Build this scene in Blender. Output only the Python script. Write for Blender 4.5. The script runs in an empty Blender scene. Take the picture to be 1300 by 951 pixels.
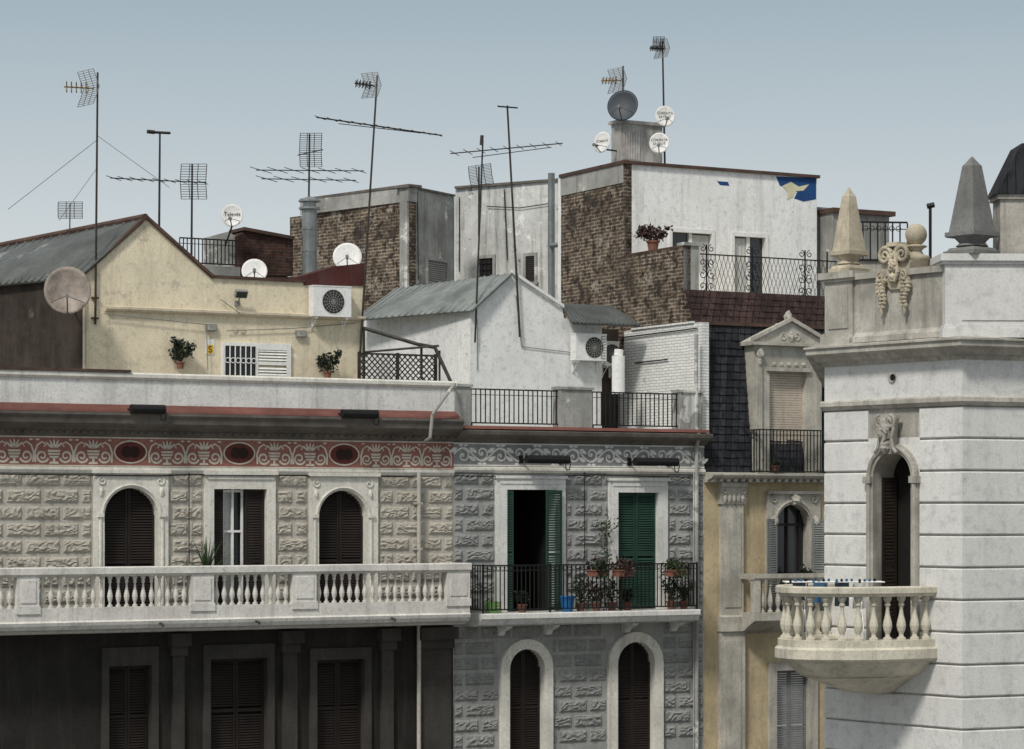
import bpy, bmesh, math, random
from mathutils import Vector, Matrix, noise
random.seed(7)
R=math.radians; PI=math.pi
FP=3300.0; CZ=16.0
SC=bpy.context.scene; COL=SC.collection
# ---------------------------------------------------------------- frames
class Frame:
    def __init__(s,O,d):
        s.O=Vector((O[0],O[1],0)); s.d=Vector((d[0],d[1],0)).normalized(); s.n=Vector((s.d.y,-s.d.x,0))
    def u(s,px,o=0):
        k=(px-650)/FP; A=s.O+s.n*o
        return (k*A.y-A.x)/(s.d.x-k*s.d.y)
    def W(s,u,o,z):
        p=s.O+s.d*u+s.n*o; return Vector((p.x,p.y,z))
    def z(s,px,py,o=0):
        return CZ+(650-py)/FP*s.W(s.u(px,o),o,0).y
    def P(s,px,py,o=0): return s.W(s.u(px,o),o,s.z(px,py,o))
def PY(px,py,Y): return Vector(((px-650)/FP*Y,Y,CZ+(650-py)/FP*Y))
S=Frame((-75/FP*62,62),(.876,.482))
# ---------------------------------------------------------------- mesh builder
WL={}
class MB:
    def __init__(s): s.V=[]; s.F=[]
    def add(s,v,f):
        b=len(s.V); s.V+= [Vector(p) for p in v]; s.F+=[tuple(i+b for i in q) for q in f]
    def box(s,fr,u0,u1,o0,o1,z0,z1):
        v=[fr.W(u,o,z) for z in (z0,z1) for (u,o) in ((u0,o0),(u1,o0),(u1,o1),(u0,o1))]
        s.add(v,[(3,2,1,0),(4,5,6,7),(0,1,5,4),(1,2,6,5),(2,3,7,6),(3,0,4,7)])
    def cbox(s,c,x,y,z,hx,hy,hz):
        v=[c+x*(a*hx)+y*(b*hy)+z*(e*hz) for e in(-1,1) for a,b in((-1,-1),(1,-1),(1,1),(-1,1))]
        s.add(v,[(3,2,1,0),(4,5,6,7),(0,1,5,4),(1,2,6,5),(2,3,7,6),(3,0,4,7)])
    def tube(s,pts,r,seg=6,r2=None):
        r2=r if r2 is None else r2
        for i in range(len(pts)-1):
            a,b=Vector(pts[i]),Vector(pts[i+1]); d=b-a
            if d.length<1e-6: continue
            d.normalize(); x=d.cross(Vector((0,0,1)) if abs(d.z)<.9 else Vector((1,0,0))).normalized(); y=d.cross(x)
            n=len(pts)-1; ra=r+(r2-r)*i/n; rb=r+(r2-r)*(i+1)/n
            v=[p+(x*math.cos(t)+y*math.sin(t))*q for p,q in((a,ra),(b,rb)) for t in [2*PI*k/seg for k in range(seg)]]
            f=[(k,(k+1)%seg,seg+(k+1)%seg,seg+k) for k in range(seg)]+[tuple(range(seg))[::-1],tuple(range(seg,2*seg))]
            s.add(v,f)
    def lathe(s,c,prof,seg=12,rot=0,sx=1,sy=1):
        v=[];f=[];n=len(prof)
        for (r,z) in prof:
            for k in range(seg):
                t=2*PI*k/seg+rot; v.append(c+Vector((r*sx*math.cos(t),r*sy*math.sin(t),z)))
        for i in range(n-1):
            for k in range(seg):
                f.append((i*seg+k,i*seg+(k+1)%seg,(i+1)*seg+(k+1)%seg,(i+1)*seg+k))
        f.append(tuple(range(seg))[::-1]); f.append(tuple(range((n-1)*seg,n*seg)))
        s.add(v,f)
    def prism(s,pts,vec):
        n=len(pts); v=[Vector(p) for p in pts]+[Vector(p)+vec for p in pts]
        s.add(v,[tuple(range(n)),tuple(range(n,2*n))[::-1]]+[(i,(i+1)%n,n+(i+1)%n,n+i) for i in range(n)])
    def sweep(s,fr,u0,u1,prof):
        s.prism([fr.W(u0,o,z) for o,z in prof],fr.d*(u1-u0))
    def path(s,pts,prof,closed=False):
        P=[Vector((p[0],p[1],0)) for p in pts]; n=len(P); ms=[]
        for i in range(n):
            a,b,c=P[max(i-1,0)],P[i],P[min(i+1,n-1)]
            d1=(b-a); d2=(c-b)
            if d1.length<1e-6: d1=d2
            if d2.length<1e-6: d2=d1
            d1.normalize(); d2.normalize()
            n1=Vector((d1.y,-d1.x,0)); n2=Vector((d2.y,-d2.x,0)); ms.append((n1+n2)/(1+n1.dot(n2)))
        m=len(prof); v=[];f=[]
        for i in range(n):
            for (o,z) in prof:
                q=P[i]+ms[i]*o; v.append((q.x,q.y,z))
        for i in range(n-1):
            j=i+1
            for k in range(m): f.append((i*m+k,j*m+k,j*m+(k+1)%m,i*m+(k+1)%m))
        f+= [tuple(range(m))[::-1],tuple(range((n-1)*m,n*m))]
        s.add(v,f)
    def sheet(s,fr,pts,o):
        s.add([fr.W(u,o,z) for u,z in pts],[tuple(range(len(pts)))])
    def ribbon(s,fr,pts,w,o,w2=None):
        n=len(pts); v=[];w2=w if w2 is None else w2
        for i,(u,z) in enumerate(pts):
            a=pts[max(i-1,0)];b=pts[min(i+1,n-1)]; dx,dz=b[0]-a[0],b[1]-a[1]; l=math.hypot(dx,dz) or 1
            ww=(w+(w2-w)*i/(n-1))/2
            v+=[fr.W(u-dz/l*ww,o,z+dx/l*ww),fr.W(u+dz/l*ww,o,z-dx/l*ww)]
        s.add(v,[(2*i,2*i+1,2*i+3,2*i+2) for i in range(n-1)])
    def disc(s,fr,cu,cz,ru,rz,o,seg=20,rot=0):
        pts=[]
        for k in range(seg):
            t=2*PI*k/seg; x=ru*math.cos(t); y=rz*math.sin(t)
            pts.append((cu+x*math.cos(rot)-y*math.sin(rot),cz+x*math.sin(rot)+y*math.cos(rot)))
        s.sheet(fr,pts,o)
    def leaf2(s,fr,cu,cz,L,w,ang,o):
        ca,sa=math.cos(ang),math.sin(ang)
        s.sheet(fr,[(cu+ca*a-sa*b,cz+sa*a+ca*b) for a,b in ((0,0),(L*.35,-w),(L*.75,-w*.7),(L,0),(L*.75,w*.7),(L*.35,w))],o)
    def blob(s,c,rx,ry,rz,seed=0,amp=.25,nu=12,nv=8,fq=2.0):
        v=[];f=[]
        for j in range(nv+1):
            ph=PI*j/nv
            for i in range(nu):
                t=2*PI*i/nu; d=Vector((math.sin(ph)*math.cos(t),math.sin(ph)*math.sin(t),math.cos(ph)))
                q=1+amp*noise.noise(d*fq+Vector((seed*3.1,seed,0)))
                v.append(c+Vector((d.x*rx,d.y*ry,d.z*rz))*q)
        for j in range(nv):
            for i in range(nu): f.append((j*nu+i,j*nu+(i+1)%nu,(j+1)*nu+(i+1)%nu,(j+1)*nu+i))
        s.add(v,f)
    def leaves(s,n,c,rad,size,rng):
        for _ in range(n):
            while True:
                p=Vector((rng.uniform(-1,1),rng.uniform(-1,1),rng.uniform(-1,1)))
                if p.length<1 and noise.noise(p*2.2+c)>-.22: break
            q=c+Vector((p.x*rad[0],p.y*rad[1],p.z*rad[2]))
            a=Vector((rng.uniform(-1,1),rng.uniform(-1,1),rng.uniform(-.6,1))).normalized()
            b=a.cross(Vector((rng.uniform(-1,1),rng.uniform(-1,1),rng.uniform(-1,1)))).normalized()
            L=size*rng.uniform(.6,1.4); w=L*.3; up=a.cross(b)*w*.3
            s.add([q,q+a*L*.5+b*w+up,q+a*L,q+a*L*.5-b*w+up],[(0,1,2),(0,2,3)])
    def blade(s,p,d,L,w,droop=.4,n=5):
        v=[]; d=d.normalized(); side=d.cross(Vector((0,0,1)))
        if side.length<.05: side=Vector((1,0,0))
        side.normalize(); q=Vector(p); dd=Vector(d)
        for i in range(n+1):
            t=i/n; ww=w*(1-t)**.7*.5+.001; v+=[q+side*ww,q-side*ww]; q=q+dd*(L/n); dd=(dd+Vector((0,0,-droop/n))).normalized()
        s.add(v,[(2*i,2*i+1,2*i+3,2*i+2) for i in range(n)])
    def build(s,name,mat,parent=None,smooth=False,label=None):
        off=WL.get(parent.name,Vector()) if parent else Vector()
        me=bpy.data.meshes.new(name); me.from_pydata([tuple(p-off) for p in s.V],[],s.F)
        bm=bmesh.new(); bm.from_mesh(me); bmesh.ops.recalc_face_normals(bm,faces=bm.faces); bm.to_mesh(me); bm.free()
        if smooth: me.polygons.foreach_set('use_smooth',[True]*len(me.polygons))
        me.materials.append(mat); o=bpy.data.objects.new(name,me); COL.objects.link(o)
        if parent: o.parent=parent
        WL[o.name]=Vector(off)
        if label: o['label']=label
        return o
def thing(name,label,cat,loc,group=None):
    o=bpy.data.objects.new(name,None); COL.objects.link(o); o.location=loc; o['label']=label; o['category']=cat
    o.empty_display_size=.3
    if group:o['group']=group
    WL[o.name]=Vector(loc); return o
def copy_at(src,parent,dloc):
    c=src.copy(); COL.objects.link(c); c.parent=parent; c.location=src.location+dloc; WL[c.name]=WL[src.name]+dloc; return c
# ---------------------------------------------------------------- materials
def nt(name):
    m=bpy.data.materials.new(name); m.use_nodes=True; t=m.node_tree; t.nodes.clear()
    out=t.nodes.new('ShaderNodeOutputMaterial'); b=t.nodes.new('ShaderNodeBsdfPrincipled'); t.links.new(b.outputs[0],out.inputs[0])
    return m,t,b
def N(t,ty,**k):
    n=t.nodes.new(ty)
    for a,v in k.items(): setattr(n,a,v)
    return n
def c4(c): return (c[0],c[1],c[2],1)
def ramp(t,src,a,b):
    r=N(t,'ShaderNodeMapRange'); r.inputs[1].default_value=a; r.inputs[2].default_value=b; t.links.new(src,r.inputs[0]); return r.outputs[0]
def mixc(t,fac,a,b,mode='MIX'):
    m=N(t,'ShaderNodeMix',data_type='RGBA',blend_type=mode)
    for s_,v in ((0,fac),(6,a),(7,b)):
        if hasattr(v,'is_linked'): t.links.new(v,m.inputs[s_])
        else: m.inputs[s_].default_value=v if s_==0 else c4(v)
    return m.outputs[2]
def mul(t,a,v):
    m=N(t,'ShaderNodeMath',operation='MULTIPLY'); t.links.new(a,m.inputs[0]); m.inputs[1].default_value=v; return m.outputs[0]
def noi(t,vec,scale,detail=6,rough=.6):
    n=N(t,'ShaderNodeTexNoise'); n.inputs['Scale'].default_value=scale; n.inputs['Detail'].default_value=detail; n.inputs['Roughness'].default_value=rough
    t.links.new(vec,n.inputs['Vector']); return n.outputs[0]
def mapped(t,vec,sc):
    m=N(t,'ShaderNodeMapping'); m.inputs['Scale'].default_value=sc; t.links.new(vec,m.inputs[0]); return m.outputs[0]
def M(name,col,rough=.88,var=.35,scale=1.3,streak=.45,dirt=(.09,.08,.07),bump=.35,bs=28,metal=0,spec=.3,patch=None,patch2=None):
    m,t,b=nt(name); tc=N(t,'ShaderNodeTexCoord').outputs['Object']
    n1=noi(t,tc,scale,8,.65); f1=ramp(t,n1,.35,.65)
    dark=tuple(c*(1-var) for c in col); lite=tuple(min(c*(1+var*.25),.9) for c in col)
    c=mixc(t,f1,dark,lite)
    n3=noi(t,tc,scale*9,5,.6); c=mixc(t,ramp(t,n3,.52,.8),c,tuple(x*.62 for x in col))
    if bump>=.3:
        n6=noi(t,tc,26,3,.7); c=mixc(t,mul(t,ramp(t,n6,.5,.72),.45),c,tuple(x*.45 for x in col))
    for pt in (patch,patch2):
        if pt:
            n4=noi(t,tc,pt[1],9,.72); c=mixc(t,ramp(t,n4,pt[2],pt[2]+.03),c,pt[0])
    if streak>0:
        v=mapped(t,tc,(2.6,2.6,.22)); n2=noi(t,v,1.6,7,.7); f2=ramp(t,n2,.5,.76)
        c=mixc(t,mul(t,f2,streak),c,dirt)
        v=mapped(t,tc,(9,9,.5)); n2=noi(t,v,1.6,5,.7); f2=ramp(t,n2,.58,.78)
        c=mixc(t,mul(t,f2,streak*.6),c,dirt)
    t.links.new(c,b.inputs['Base Color']); b.inputs['Roughness'].default_value=rough; b.inputs['Metallic'].default_value=metal
    b.inputs['Specular IOR Level'].default_value=spec
    if bump>0:
        bp=N(t,'ShaderNodeBump'); bp.inputs['Strength'].default_value=bump; bp.inputs['Distance'].default_value=.02
        t.links.new(noi(t,tc,bs,6,.7),bp.inputs['Height']); t.links.new(bp.outputs[0],b.inputs['Normal'])
    return m
def brickmat(name,c1,c2,mortar,bw=.28,bh=.075,ms=.012,patch=None,patch2=None,bump=.8,mott=.5):
    m,t,b=nt(name); tc=N(t,'ShaderNodeTexCoord').outputs['Object']
    dp=N(t,'ShaderNodeVectorMath',operation='DOT_PRODUCT'); t.links.new(tc,dp.inputs[0]); q=S.d+S.n; dp.inputs[1].default_value=(q.x,q.y,0)
    sp=N(t,'ShaderNodeSeparateXYZ'); t.links.new(tc,sp.inputs[0]); cb=N(t,'ShaderNodeCombineXYZ')
    t.links.new(dp.outputs['Value'],cb.inputs[0]); t.links.new(sp.outputs[2],cb.inputs[1])
    nn=N(t,'ShaderNodeTexNoise'); nn.inputs['Scale'].default_value=3; t.links.new(tc,nn.inputs['Vector'])
    ad=N(t,'ShaderNodeVectorMath',operation='MULTIPLY_ADD'); t.links.new(nn.outputs[1],ad.inputs[0]); ad.inputs[1].default_value=(.04,.04,0); t.links.new(cb.outputs[0],ad.inputs[2])
    br=N(t,'ShaderNodeTexBrick'); t.links.new(ad.outputs[0],br.inputs['Vector'])
    br.inputs['Scale'].default_value=1; br.inputs['Brick Width'].default_value=bw; br.inputs['Row Height'].default_value=bh; br.inputs['Mortar Size'].default_value=ms
    br.inputs['Color1'].default_value=c4(c1); br.inputs['Color2'].default_value=c4(c2); br.inputs['Mortar'].default_value=c4(mortar)
    n1=noi(t,tc,.9,8,.7); c=mixc(t,mul(t,ramp(t,n1,.4,.62),mott),br.outputs[0],tuple(x*.35 for x in c1))
    n5=noi(t,tc,5,5,.65); c=mixc(t,mul(t,ramp(t,n5,.46,.62),mott*1.4),c,tuple(x*.4 for x in c2))
    for pt in (patch,patch2):
        if pt:
            n4=noi(t,tc,pt[1],9,.75); c=mixc(t,mul(t,ramp(t,n4,pt[2],pt[2]+.05),.8),c,pt[0])
    t.links.new(c,b.inputs['Base Color']); b.inputs['Roughness'].default_value=.92; b.inputs['Specular IOR Level'].default_value=.2
    bp=N(t,'ShaderNodeBump'); bp.inputs['Strength'].default_value=bump; bp.inputs['Distance'].default_value=.015; bp.invert=True
    t.links.new(br.outputs['Fac'],bp.inputs['Height']); t.links.new(bp.outputs[0],b.inputs['Normal'])
    return m
stoneA=M('stone_beige',(.47,.435,.37),var=.18,streak=.25,bump=.5)
stoneB=M('stone_grey',(.30,.305,.295),var=.2,streak=.3,bump=.5)
flatA=M('mortar_beige',(.52,.49,.43),var=.2,streak=.35)
flatB=M('mortar_grey',(.37,.375,.36),var=.2,streak=.35)
shadestone=M('lower_stone_shade',(.028,.025,.022),streak=.3,bump=.7)  # shade under the balcony and vignette are put into this stone colour
shadetrim_spout=M('lower_trim_shade_spout',(.060,.055,.048),streak=.4)  # lower trim colour darkened to imitate balcony shade; drain spouts are dark themselves
trim=M('trim_cream',(.76,.735,.66),var=.18,streak=.35)
trimw=M('trim_white',(.77,.765,.73),var=.18,streak=.4)
balm=M('balcony_stone',(.72,.70,.65),var=.22,streak=.5,dirt=(.12,.105,.09))
cornm=M('cornice_dark',(.17,.15,.13),var=.5,streak=.6)
redband=M('red_band',(.19,.075,.06),var=.4,streak=.5)
friA=M('frieze_pink',(.34,.145,.115),var=.3,streak=.3)
paleA=M('ornament_cream',(.66,.60,.50),var=.25,streak=.3,bump=.2)
redm=M('ornament_red',(.13,.035,.03),var=.35,streak=.2,bump=.2)
dredm=M('medallion_dark',(.035,.018,.015),var=.3,streak=.1)
friB=M('frieze_grey',(.30,.30,.29),var=.3,streak=.3)
ornB=M('ornament_pale',(.76,.75,.70),var=.2,streak=.3,bump=.2)
brown=M('shutter_brown',(.022,.015,.012),rough=.6,var=.4,streak=.2,dirt=(.012,.008,.006),bump=.15)
green=M('shutter_green',(.022,.066,.046),rough=.55,var=.35,streak=.35,dirt=(.015,.025,.02),bump=.1)
greyshut=M('shutter_grey',(.22,.23,.225),rough=.6,var=.3,streak=.3,bump=.1)
beigeshut=M('blind_beige',(.58,.50,.41),rough=.6,var=.15,streak=.25,bump=.1)
whitep=M('white_paint',(.82,.82,.80),rough=.5,var=.1,streak=.15,bump=.1)
curtain=M('curtain',(.55,.55,.53),rough=.9,var=.2,streak=.2,bump=.2)
iron=M('black_iron',(.012,.012,.012),rough=.5,var=.3,streak=0,bump=.1)
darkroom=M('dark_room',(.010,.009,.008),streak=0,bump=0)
cream=M('cream_plaster',(.80,.71,.53),var=.14,scale=.7,streak=.42,dirt=(.26,.20,.13),patch=((.55,.49,.38),.9,.61),patch2=((.83,.78,.63),2.1,.64))
creamtrim=M('cream_trim',(.66,.58,.44),var=.2,streak=.5)
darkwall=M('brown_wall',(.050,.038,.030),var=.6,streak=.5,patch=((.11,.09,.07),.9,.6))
maroon=M('maroon_paint',(.085,.024,.022),var=.35,streak=.4)
metalroof=M('corrugated_metal',(.12,.13,.125),rough=.6,var=.45,streak=.6,metal=.15,bump=.15,patch=((.24,.255,.245),1.0,.60))
metalroof2=M('corrugated_pale',(.25,.27,.26),rough=.6,var=.4,streak=.6,metal=.1,bump=.15)
whitewall=M('white_plaster',(.84,.845,.825),var=.12,scale=.8,streak=.36,dirt=(.30,.29,.26),patch=((.46,.46,.43),1.3,.64))
whiteH=M('white_attic_plaster',(.89,.89,.875),var=.08,scale=.8,streak=.42,dirt=(.26,.23,.19),patch=((.50,.40,.30),1.6,.655),patch2=((.70,.70,.67),.7,.60))
concrete=M('concrete_grey',(.42,.415,.39),var=.45,scale=.6,streak=.8,dirt=(.09,.085,.07),patch=((.62,.62,.58),.8,.58))
greyren=M('grey_render',(.62,.625,.60),var=.35,scale=.5,streak=.9,dirt=(.11,.10,.085),patch=((.17,.16,.145),.9,.61),patch2=((.80,.81,.78),1.7,.58))
coping=M('coping_rust',(.11,.065,.05),var=.5,streak=.4)
brickm=brickmat('old_brick',(.21,.145,.10),(.085,.062,.048),(.38,.335,.265),bw=.3,bh=.095,ms=.018,patch=((.035,.03,.027),.8,.55),patch2=((.40,.36,.29),1.3,.585),mott=.68)
brickd=brickmat('dark_brick',(.10,.045,.035),(.06,.032,.025),(.09,.075,.065))
brickw=brickmat('white_brick',(.84,.84,.815),(.76,.76,.73),(.50,.50,.47),bump=.6,patch=((.42,.38,.33),1.2,.61),mott=.10)
slate=brickmat('slate',(.050,.052,.058),(.022,.023,.028),(.010,.010,.012),bw=.2,bh=5,ms=.012)
slater=brickmat('slate_red',(.075,.045,.040),(.040,.027,.025),(.015,.012,.012),bw=.2,bh=5,ms=.012)
ochre=M('ochre_plaster',(.57,.47,.30),var=.28,scale=.8,streak=.5,dirt=(.18,.14,.09))
stoneC=M('carved_stone',(.52,.495,.43),var=.38,streak=.6)
stoneD=M('tower_stone',(.70,.695,.67),var=.12,scale=.5,streak=.28,dirt=(.30,.29,.27),bump=.3)
stoneDw=M('tower_trim',(.50,.475,.42),var=.45,scale=1.2,streak=.7,dirt=(.09,.08,.07))
stoneDt=M('finial_tan',(.54,.475,.36),var=.4,streak=.5)
stoneDg=M('finial_grey',(.21,.21,.205),var=.3,streak=.4)
balD=M('balustrade_stone',(.64,.60,.49),var=.3,streak=.5)
alu=M('aluminium',(.36,.36,.34),rough=.45,var=.2,streak=0,metal=.5,bump=0)
mastm=M('mast_steel',(.06,.055,.05),rough=.55,var=.5,scale=4,streak=.3,metal=.4,bump=0)
rust=M('rusty_steel',(.10,.05,.035),rough=.7,var=.5,scale=5,streak=.2,bump=.1)
tanm=M('antenna_tan',(.30,.22,.12),rough=.6,var=.2,streak=0,bump=0)
dishw=M('dish_white',(.78,.775,.75),rough=.45,var=.12,streak=.3,bump=0)
dishd=M('dish_dark',(.035,.048,.062),rough=.5,var=.2,streak=.2,bump=0)
dishb=M('dish_brown',(.33,.28,.24),rough=.6,var=.5,scale=3,streak=.8,dirt=(.13,.06,.035),bump=0)
plastic=M('grey_plastic',(.25,.25,.24),rough=.5,var=.15,streak=.1,bump=0)
galv=M('galvanised',(.34,.36,.355),rough=.4,var=.4,streak=.5,metal=.6,bump=.05)
black=M('black_canvas',(.010,.010,.010),rough=.7,var=.2,streak=0,bump=.1)
terra=M('terracotta',(.25,.11,.075),var=.3,streak=.3,bump=.1)
leafm=M('leaf_green',(.042,.072,.030),rough=.6,var=.5,scale=8,streak=0,bump=0)
leafd=M('leaf_dark',(.020,.034,.018),rough=.6,var=.5,scale=8,streak=0,bump=0)
leafr=M('leaf_reddish',(.085,.05,.042),rough=.6,var=.5,scale=8,streak=0,bump=0)
flower=M('flower_pink',(.35,.12,.13),rough=.6,var=.3,streak=0,bump=0)
stemm=M('stem',(.09,.06,.035),var=.3,streak=0,bump=.2)
bluep=M('blue_plastic',(.03,.19,.48),rough=.4,var=.1,streak=0,bump=0)
wash1=M('washing_blue',(.06,.15,.26),var=.3,streak=0,bump=.2)
wash2=M('washing_navy',(.025,.035,.055),var=.3,streak=0,bump=.2)
greenp=M('lime_plastic',(.20,.38,.12),rough=.4,var=.1,streak=0,bump=0)
blueM=M('mural_blue',(.018,.075,.23),var=.3,streak=.25,bump=.1)
yelM=M('mural_yellow',(.74,.70,.48),var=.25,streak=.2,bump=.1)
asphalt=M('asphalt',(.05,.05,.052),streak=0,bump=.25)
paving=M('paving',(.20,.19,.18),streak=0,bump=.25)
textm=M('lettering_dark',(.03,.03,.035),var=0,streak=0,bump=0)
brownp=M('weathered_panel',(.52,.50,.47),var=.4,scale=3,streak=.7,dirt=(.16,.08,.05),bump=.1)
signy=M('sign_yellow',(.75,.48,.05),rough=.5,var=.05,streak=0,bump=0)
def glassm():
    m,t,b=nt('window_glass'); b.inputs['Base Color'].default_value=(.025,.03,.033,1); b.inputs['Roughness'].default_value=.12; b.inputs['Specular IOR Level'].default_value=.6
    tc=N(t,'ShaderNodeTexCoord').outputs['Object']; bp=N(t,'ShaderNodeBump'); bp.inputs['Strength'].default_value=.08; t.links.new(noi(t,tc,1.5,2),bp.inputs['Height']); t.links.new(bp.outputs[0],b.inputs['Normal']); return m
glass=glassm()
# ---------------------------------------------------------------- facade helpers
def wall_holes(mb,fr,u0,u1,z0,z1,o,holes,rev=.25):
    us=sorted(set([u0,u1]+[h[i] for h in holes for i in(0,1)])); zs=sorted(set([z0,z1]+[h[i] for h in holes for i in(2,3)]))
    us=[x for x in us if u0<=x<=u1]; zs=[x for x in zs if z0<=x<=z1]
    for a,b in zip(us,us[1:]):
        for c,d in zip(zs,zs[1:]):
            mu,mz=(a+b)/2,(c+d)/2
            if any(h[0]<mu<h[1] and h[2]<mz<h[3] for h in holes): continue
            mb.sheet(fr,[(a,c),(b,c),(b,d),(a,d)],o)
    for h in holes:
        A=[(h[0],h[2]),(h[1],h[2]),(h[1],h[3]),(h[0],h[3])]
        for i in range(4):
            p,q=A[i],A[(i+1)%4]; mb.add([fr.W(p[0],o,p[1]),fr.W(q[0],o,q[1]),fr.W(q[0],o-rev,q[1]),fr.W(p[0],o-rev,p[1])],[(0,1,2,3)])
def surround(mb,fr,ou0,ou1,oz0,oz1,iu0,iu1,zt,ob,of,arch=True,round_out=False,base=0):
    if not arch:
        inn=[(iu0,oz0),(iu0,zt),(iu1,zt),(iu1,oz0)]; out=[(ou0,oz0),(ou0,oz1),(ou1,oz1),(ou1,oz0)]
    else:
        uc=(iu0+iu1)/2; r=(iu1-iu0)/2; zs=zt-r; an=[PI-PI*k/16 for k in range(17)]
        if not round_out: an+= [math.atan2(oz1-zs,ou0-uc),math.atan2(oz1-zs,ou1-uc)]
        an=sorted(an,reverse=True); inn=[(iu0,oz0)];out=[(ou0,oz0)]
        for a in an:
            c,s_=math.cos(a),math.sin(a); inn.append((uc+r*c,zs+r*s_))
            if round_out: Ro=(ou1-ou0)/2; out.append((uc+Ro*c,zs+Ro*s_))
            else:
                tt=[]
                if c>1e-6: tt.append((ou1-uc)/c)
                if c<-1e-6: tt.append((ou0-uc)/c)
                if s_>1e-6: tt.append((oz1-zs)/s_)
                t=min(tt); out.append((uc+t*c,zs+t*s_))
        inn.append((iu1,oz0)); out.append((ou1,oz0))
    n=len(inn); v=[fr.W(u,of,z) for u,z in inn]+[fr.W(u,of,z) for u,z in out]+[fr.W(u,ob,z) for u,z in inn]+[fr.W(u,base,z) for u,z in out]
    f=[]
    for i in range(n-1): f+=[(i,i+1,n+i+1,n+i),(i,2*n+i,2*n+i+1,i+1),(n+i,n+i+1,3*n+i+1,3*n+i)]
    mb.add(v,f); return inn
def archhalf(uc,r,zt):
    zs=zt-r
    def g(z):
        if z<=zs: return (uc-r,uc+r)
        h=math.sqrt(max(r*r-(z-zs)**2,0)); return (uc-h,uc+h)
    return g
def louver(mb,fr,u0,u1,z0,z1,o,clip=None,pitch=.06,st=.05):
    if clip:
        for e in(u0,u1-st):
            zq=z1
            while zq>z0 and not (clip(zq)[0]<=e+.001 and clip(zq)[1]>=e+st-.001): zq-=.02
            mb.box(fr,e,e+st,o-.02,o+.02,z0,zq)
    else:
        mb.box(fr,u0,u0+st,o-.02,o+.02,z0,z1); mb.box(fr,u1-st,u1,o-.02,o+.02,z0,z1); mb.box(fr,u0+st,u1-st,o-.019,o+.019,z1-.07,z1)
    mb.box(fr,u0+st,u1-st,o-.019,o+.019,z0,z0+.1); zm=z0+(z1-z0)*.45; mb.box(fr,u0+st,u1-st,o-.019,o+.019,zm,zm+.08)
    z=z0+.13
    while z<z1-.04:
        a,b=u0+st*.8,u1-st*.8
        if clip: c,d=clip(z); a=max(a,c); b=min(b,d)
        if b-a>.03 and not (zm-.03<z<zm+.1): mb.sweep(fr,a,b,[(o-.015,z+.022),(o-.008,z+.026),(o+.017,z-.018),(o+.01,z-.022)])
        z+=pitch
def rock(mb,fr,u0,u1,z0,z1,o,seed,amp=.034):
    nu=max(5,int((u1-u0)/.024)); nv=10; v=[];f=[]
    for j in range(nv+1):
        for i in range(nu+1):
            u=u0+(u1-u0)*i/nu; z=z0+(z1-z0)*j/nv
            e=min(i,nu-i,j,nv-j)
            if e==0: h=0
            else:
                # carved wavy ridges inside a flat raised border
                q=Vector((u*5.5,seed*1.7,z*7)); a=noise.noise(q); b=noise.noise(q*2.6+Vector((5,1,2)))
                ridge=abs(math.sin((z-z0)/(z1-z0)*PI*2.2+a*4.5+u*2.0))
                h=.026 if e==1 else .016+amp*(.25+.9*ridge*ridge+.5*b)
            v.append(fr.W(u,o+h,z))
    for j in range(nv):
        for i in range(nu): f.append((j*(nu+1)+i,j*(nu+1)+i+1,(j+1)*(nu+1)+i+1,(j+1)*(nu+1)+i))
    mb.add(v,f)
def rockwall(mb,fr,u0,u1,z0,z1,o,bw,bh,excl,gap=.05,seed=0):
    row=0; z=z1
    while z-bh>z0-.02:
        a=z-bh+gap; b=z; x=u0-(bw*.5 if row%2 else 0)-.1
        k=0
        while x<u1:
            w=bw; l,r=max(x,u0+.02),min(x+w-gap,u1-.02); segs=[(l,r)] if r-l>.12 else []
            for e in excl:
                if e[3]>a and e[2]<b:
                    ns=[]
                    for (p,q) in segs:
                        if e[1]<=p or e[0]>=q: ns.append((p,q))
                        else:
                            if e[0]-p>.1: ns.append((p,e[0]-.05))
                            if q-e[1]>.1: ns.append((e[1]+.05,q))
                    segs=ns
            for p,q in segs: rock(mb,fr,p,q,a,b,o,seed+row*13+k)
            x+=w; k+=1
        z-=bh; row+=1
def spiral(cx,cz,r0,r1,a0,a1,n=22,mx=1):
    return [(cx+mx*(r0+(r1-r0)*i/n)*math.cos(a0+(a1-a0)*i/n),cz+(r0+(r1-r0)*i/n)*math.sin(a0+(a1-a0)*i/n)) for i in range(n+1)]
def railing(mb,fr,u0,u1,z0,z1,o,sp=.12,r=.011,rr=.02,extra=True):
    for z in (z1,z0): mb.box(fr,u0,u1,o-rr,o+rr,z-rr*.8,z+rr*.8)
    if extra: mb.box(fr,u0,u1,o-rr*.6,o+rr*.6,z1-.14,z1-.125)
    n=max(1,int((u1-u0)/sp))
    for i in range(n+1):
        u=u0+(u1-u0)*i/n; mb.box(fr,u-r,u+r,o-r,o+r,z0+.017,z1-.017)
def sideframe(fr,u,o):
    p=fr.W(u,o,0); return Frame((p.x,p.y),(fr.n.x,fr.n.y))
BALP=[(.075,0),(.075,.06),(.045,.08),(.035,.14),(.06,.22),(.078,.33),(.07,.42),(.04,.58),(.028,.70),(.03,.76),(.05,.79),(.05,.83),(.035,.85),(.065,.92),(.07,.93),(.07,1.0)]
def baluster_src(p,h,parent,mat,wr=1.0):
    b=MB(); b.lathe(p,[(r*wr,z*h) for r,z in BALP],10); return b.build('baluster',mat,parent,smooth=False)
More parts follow.
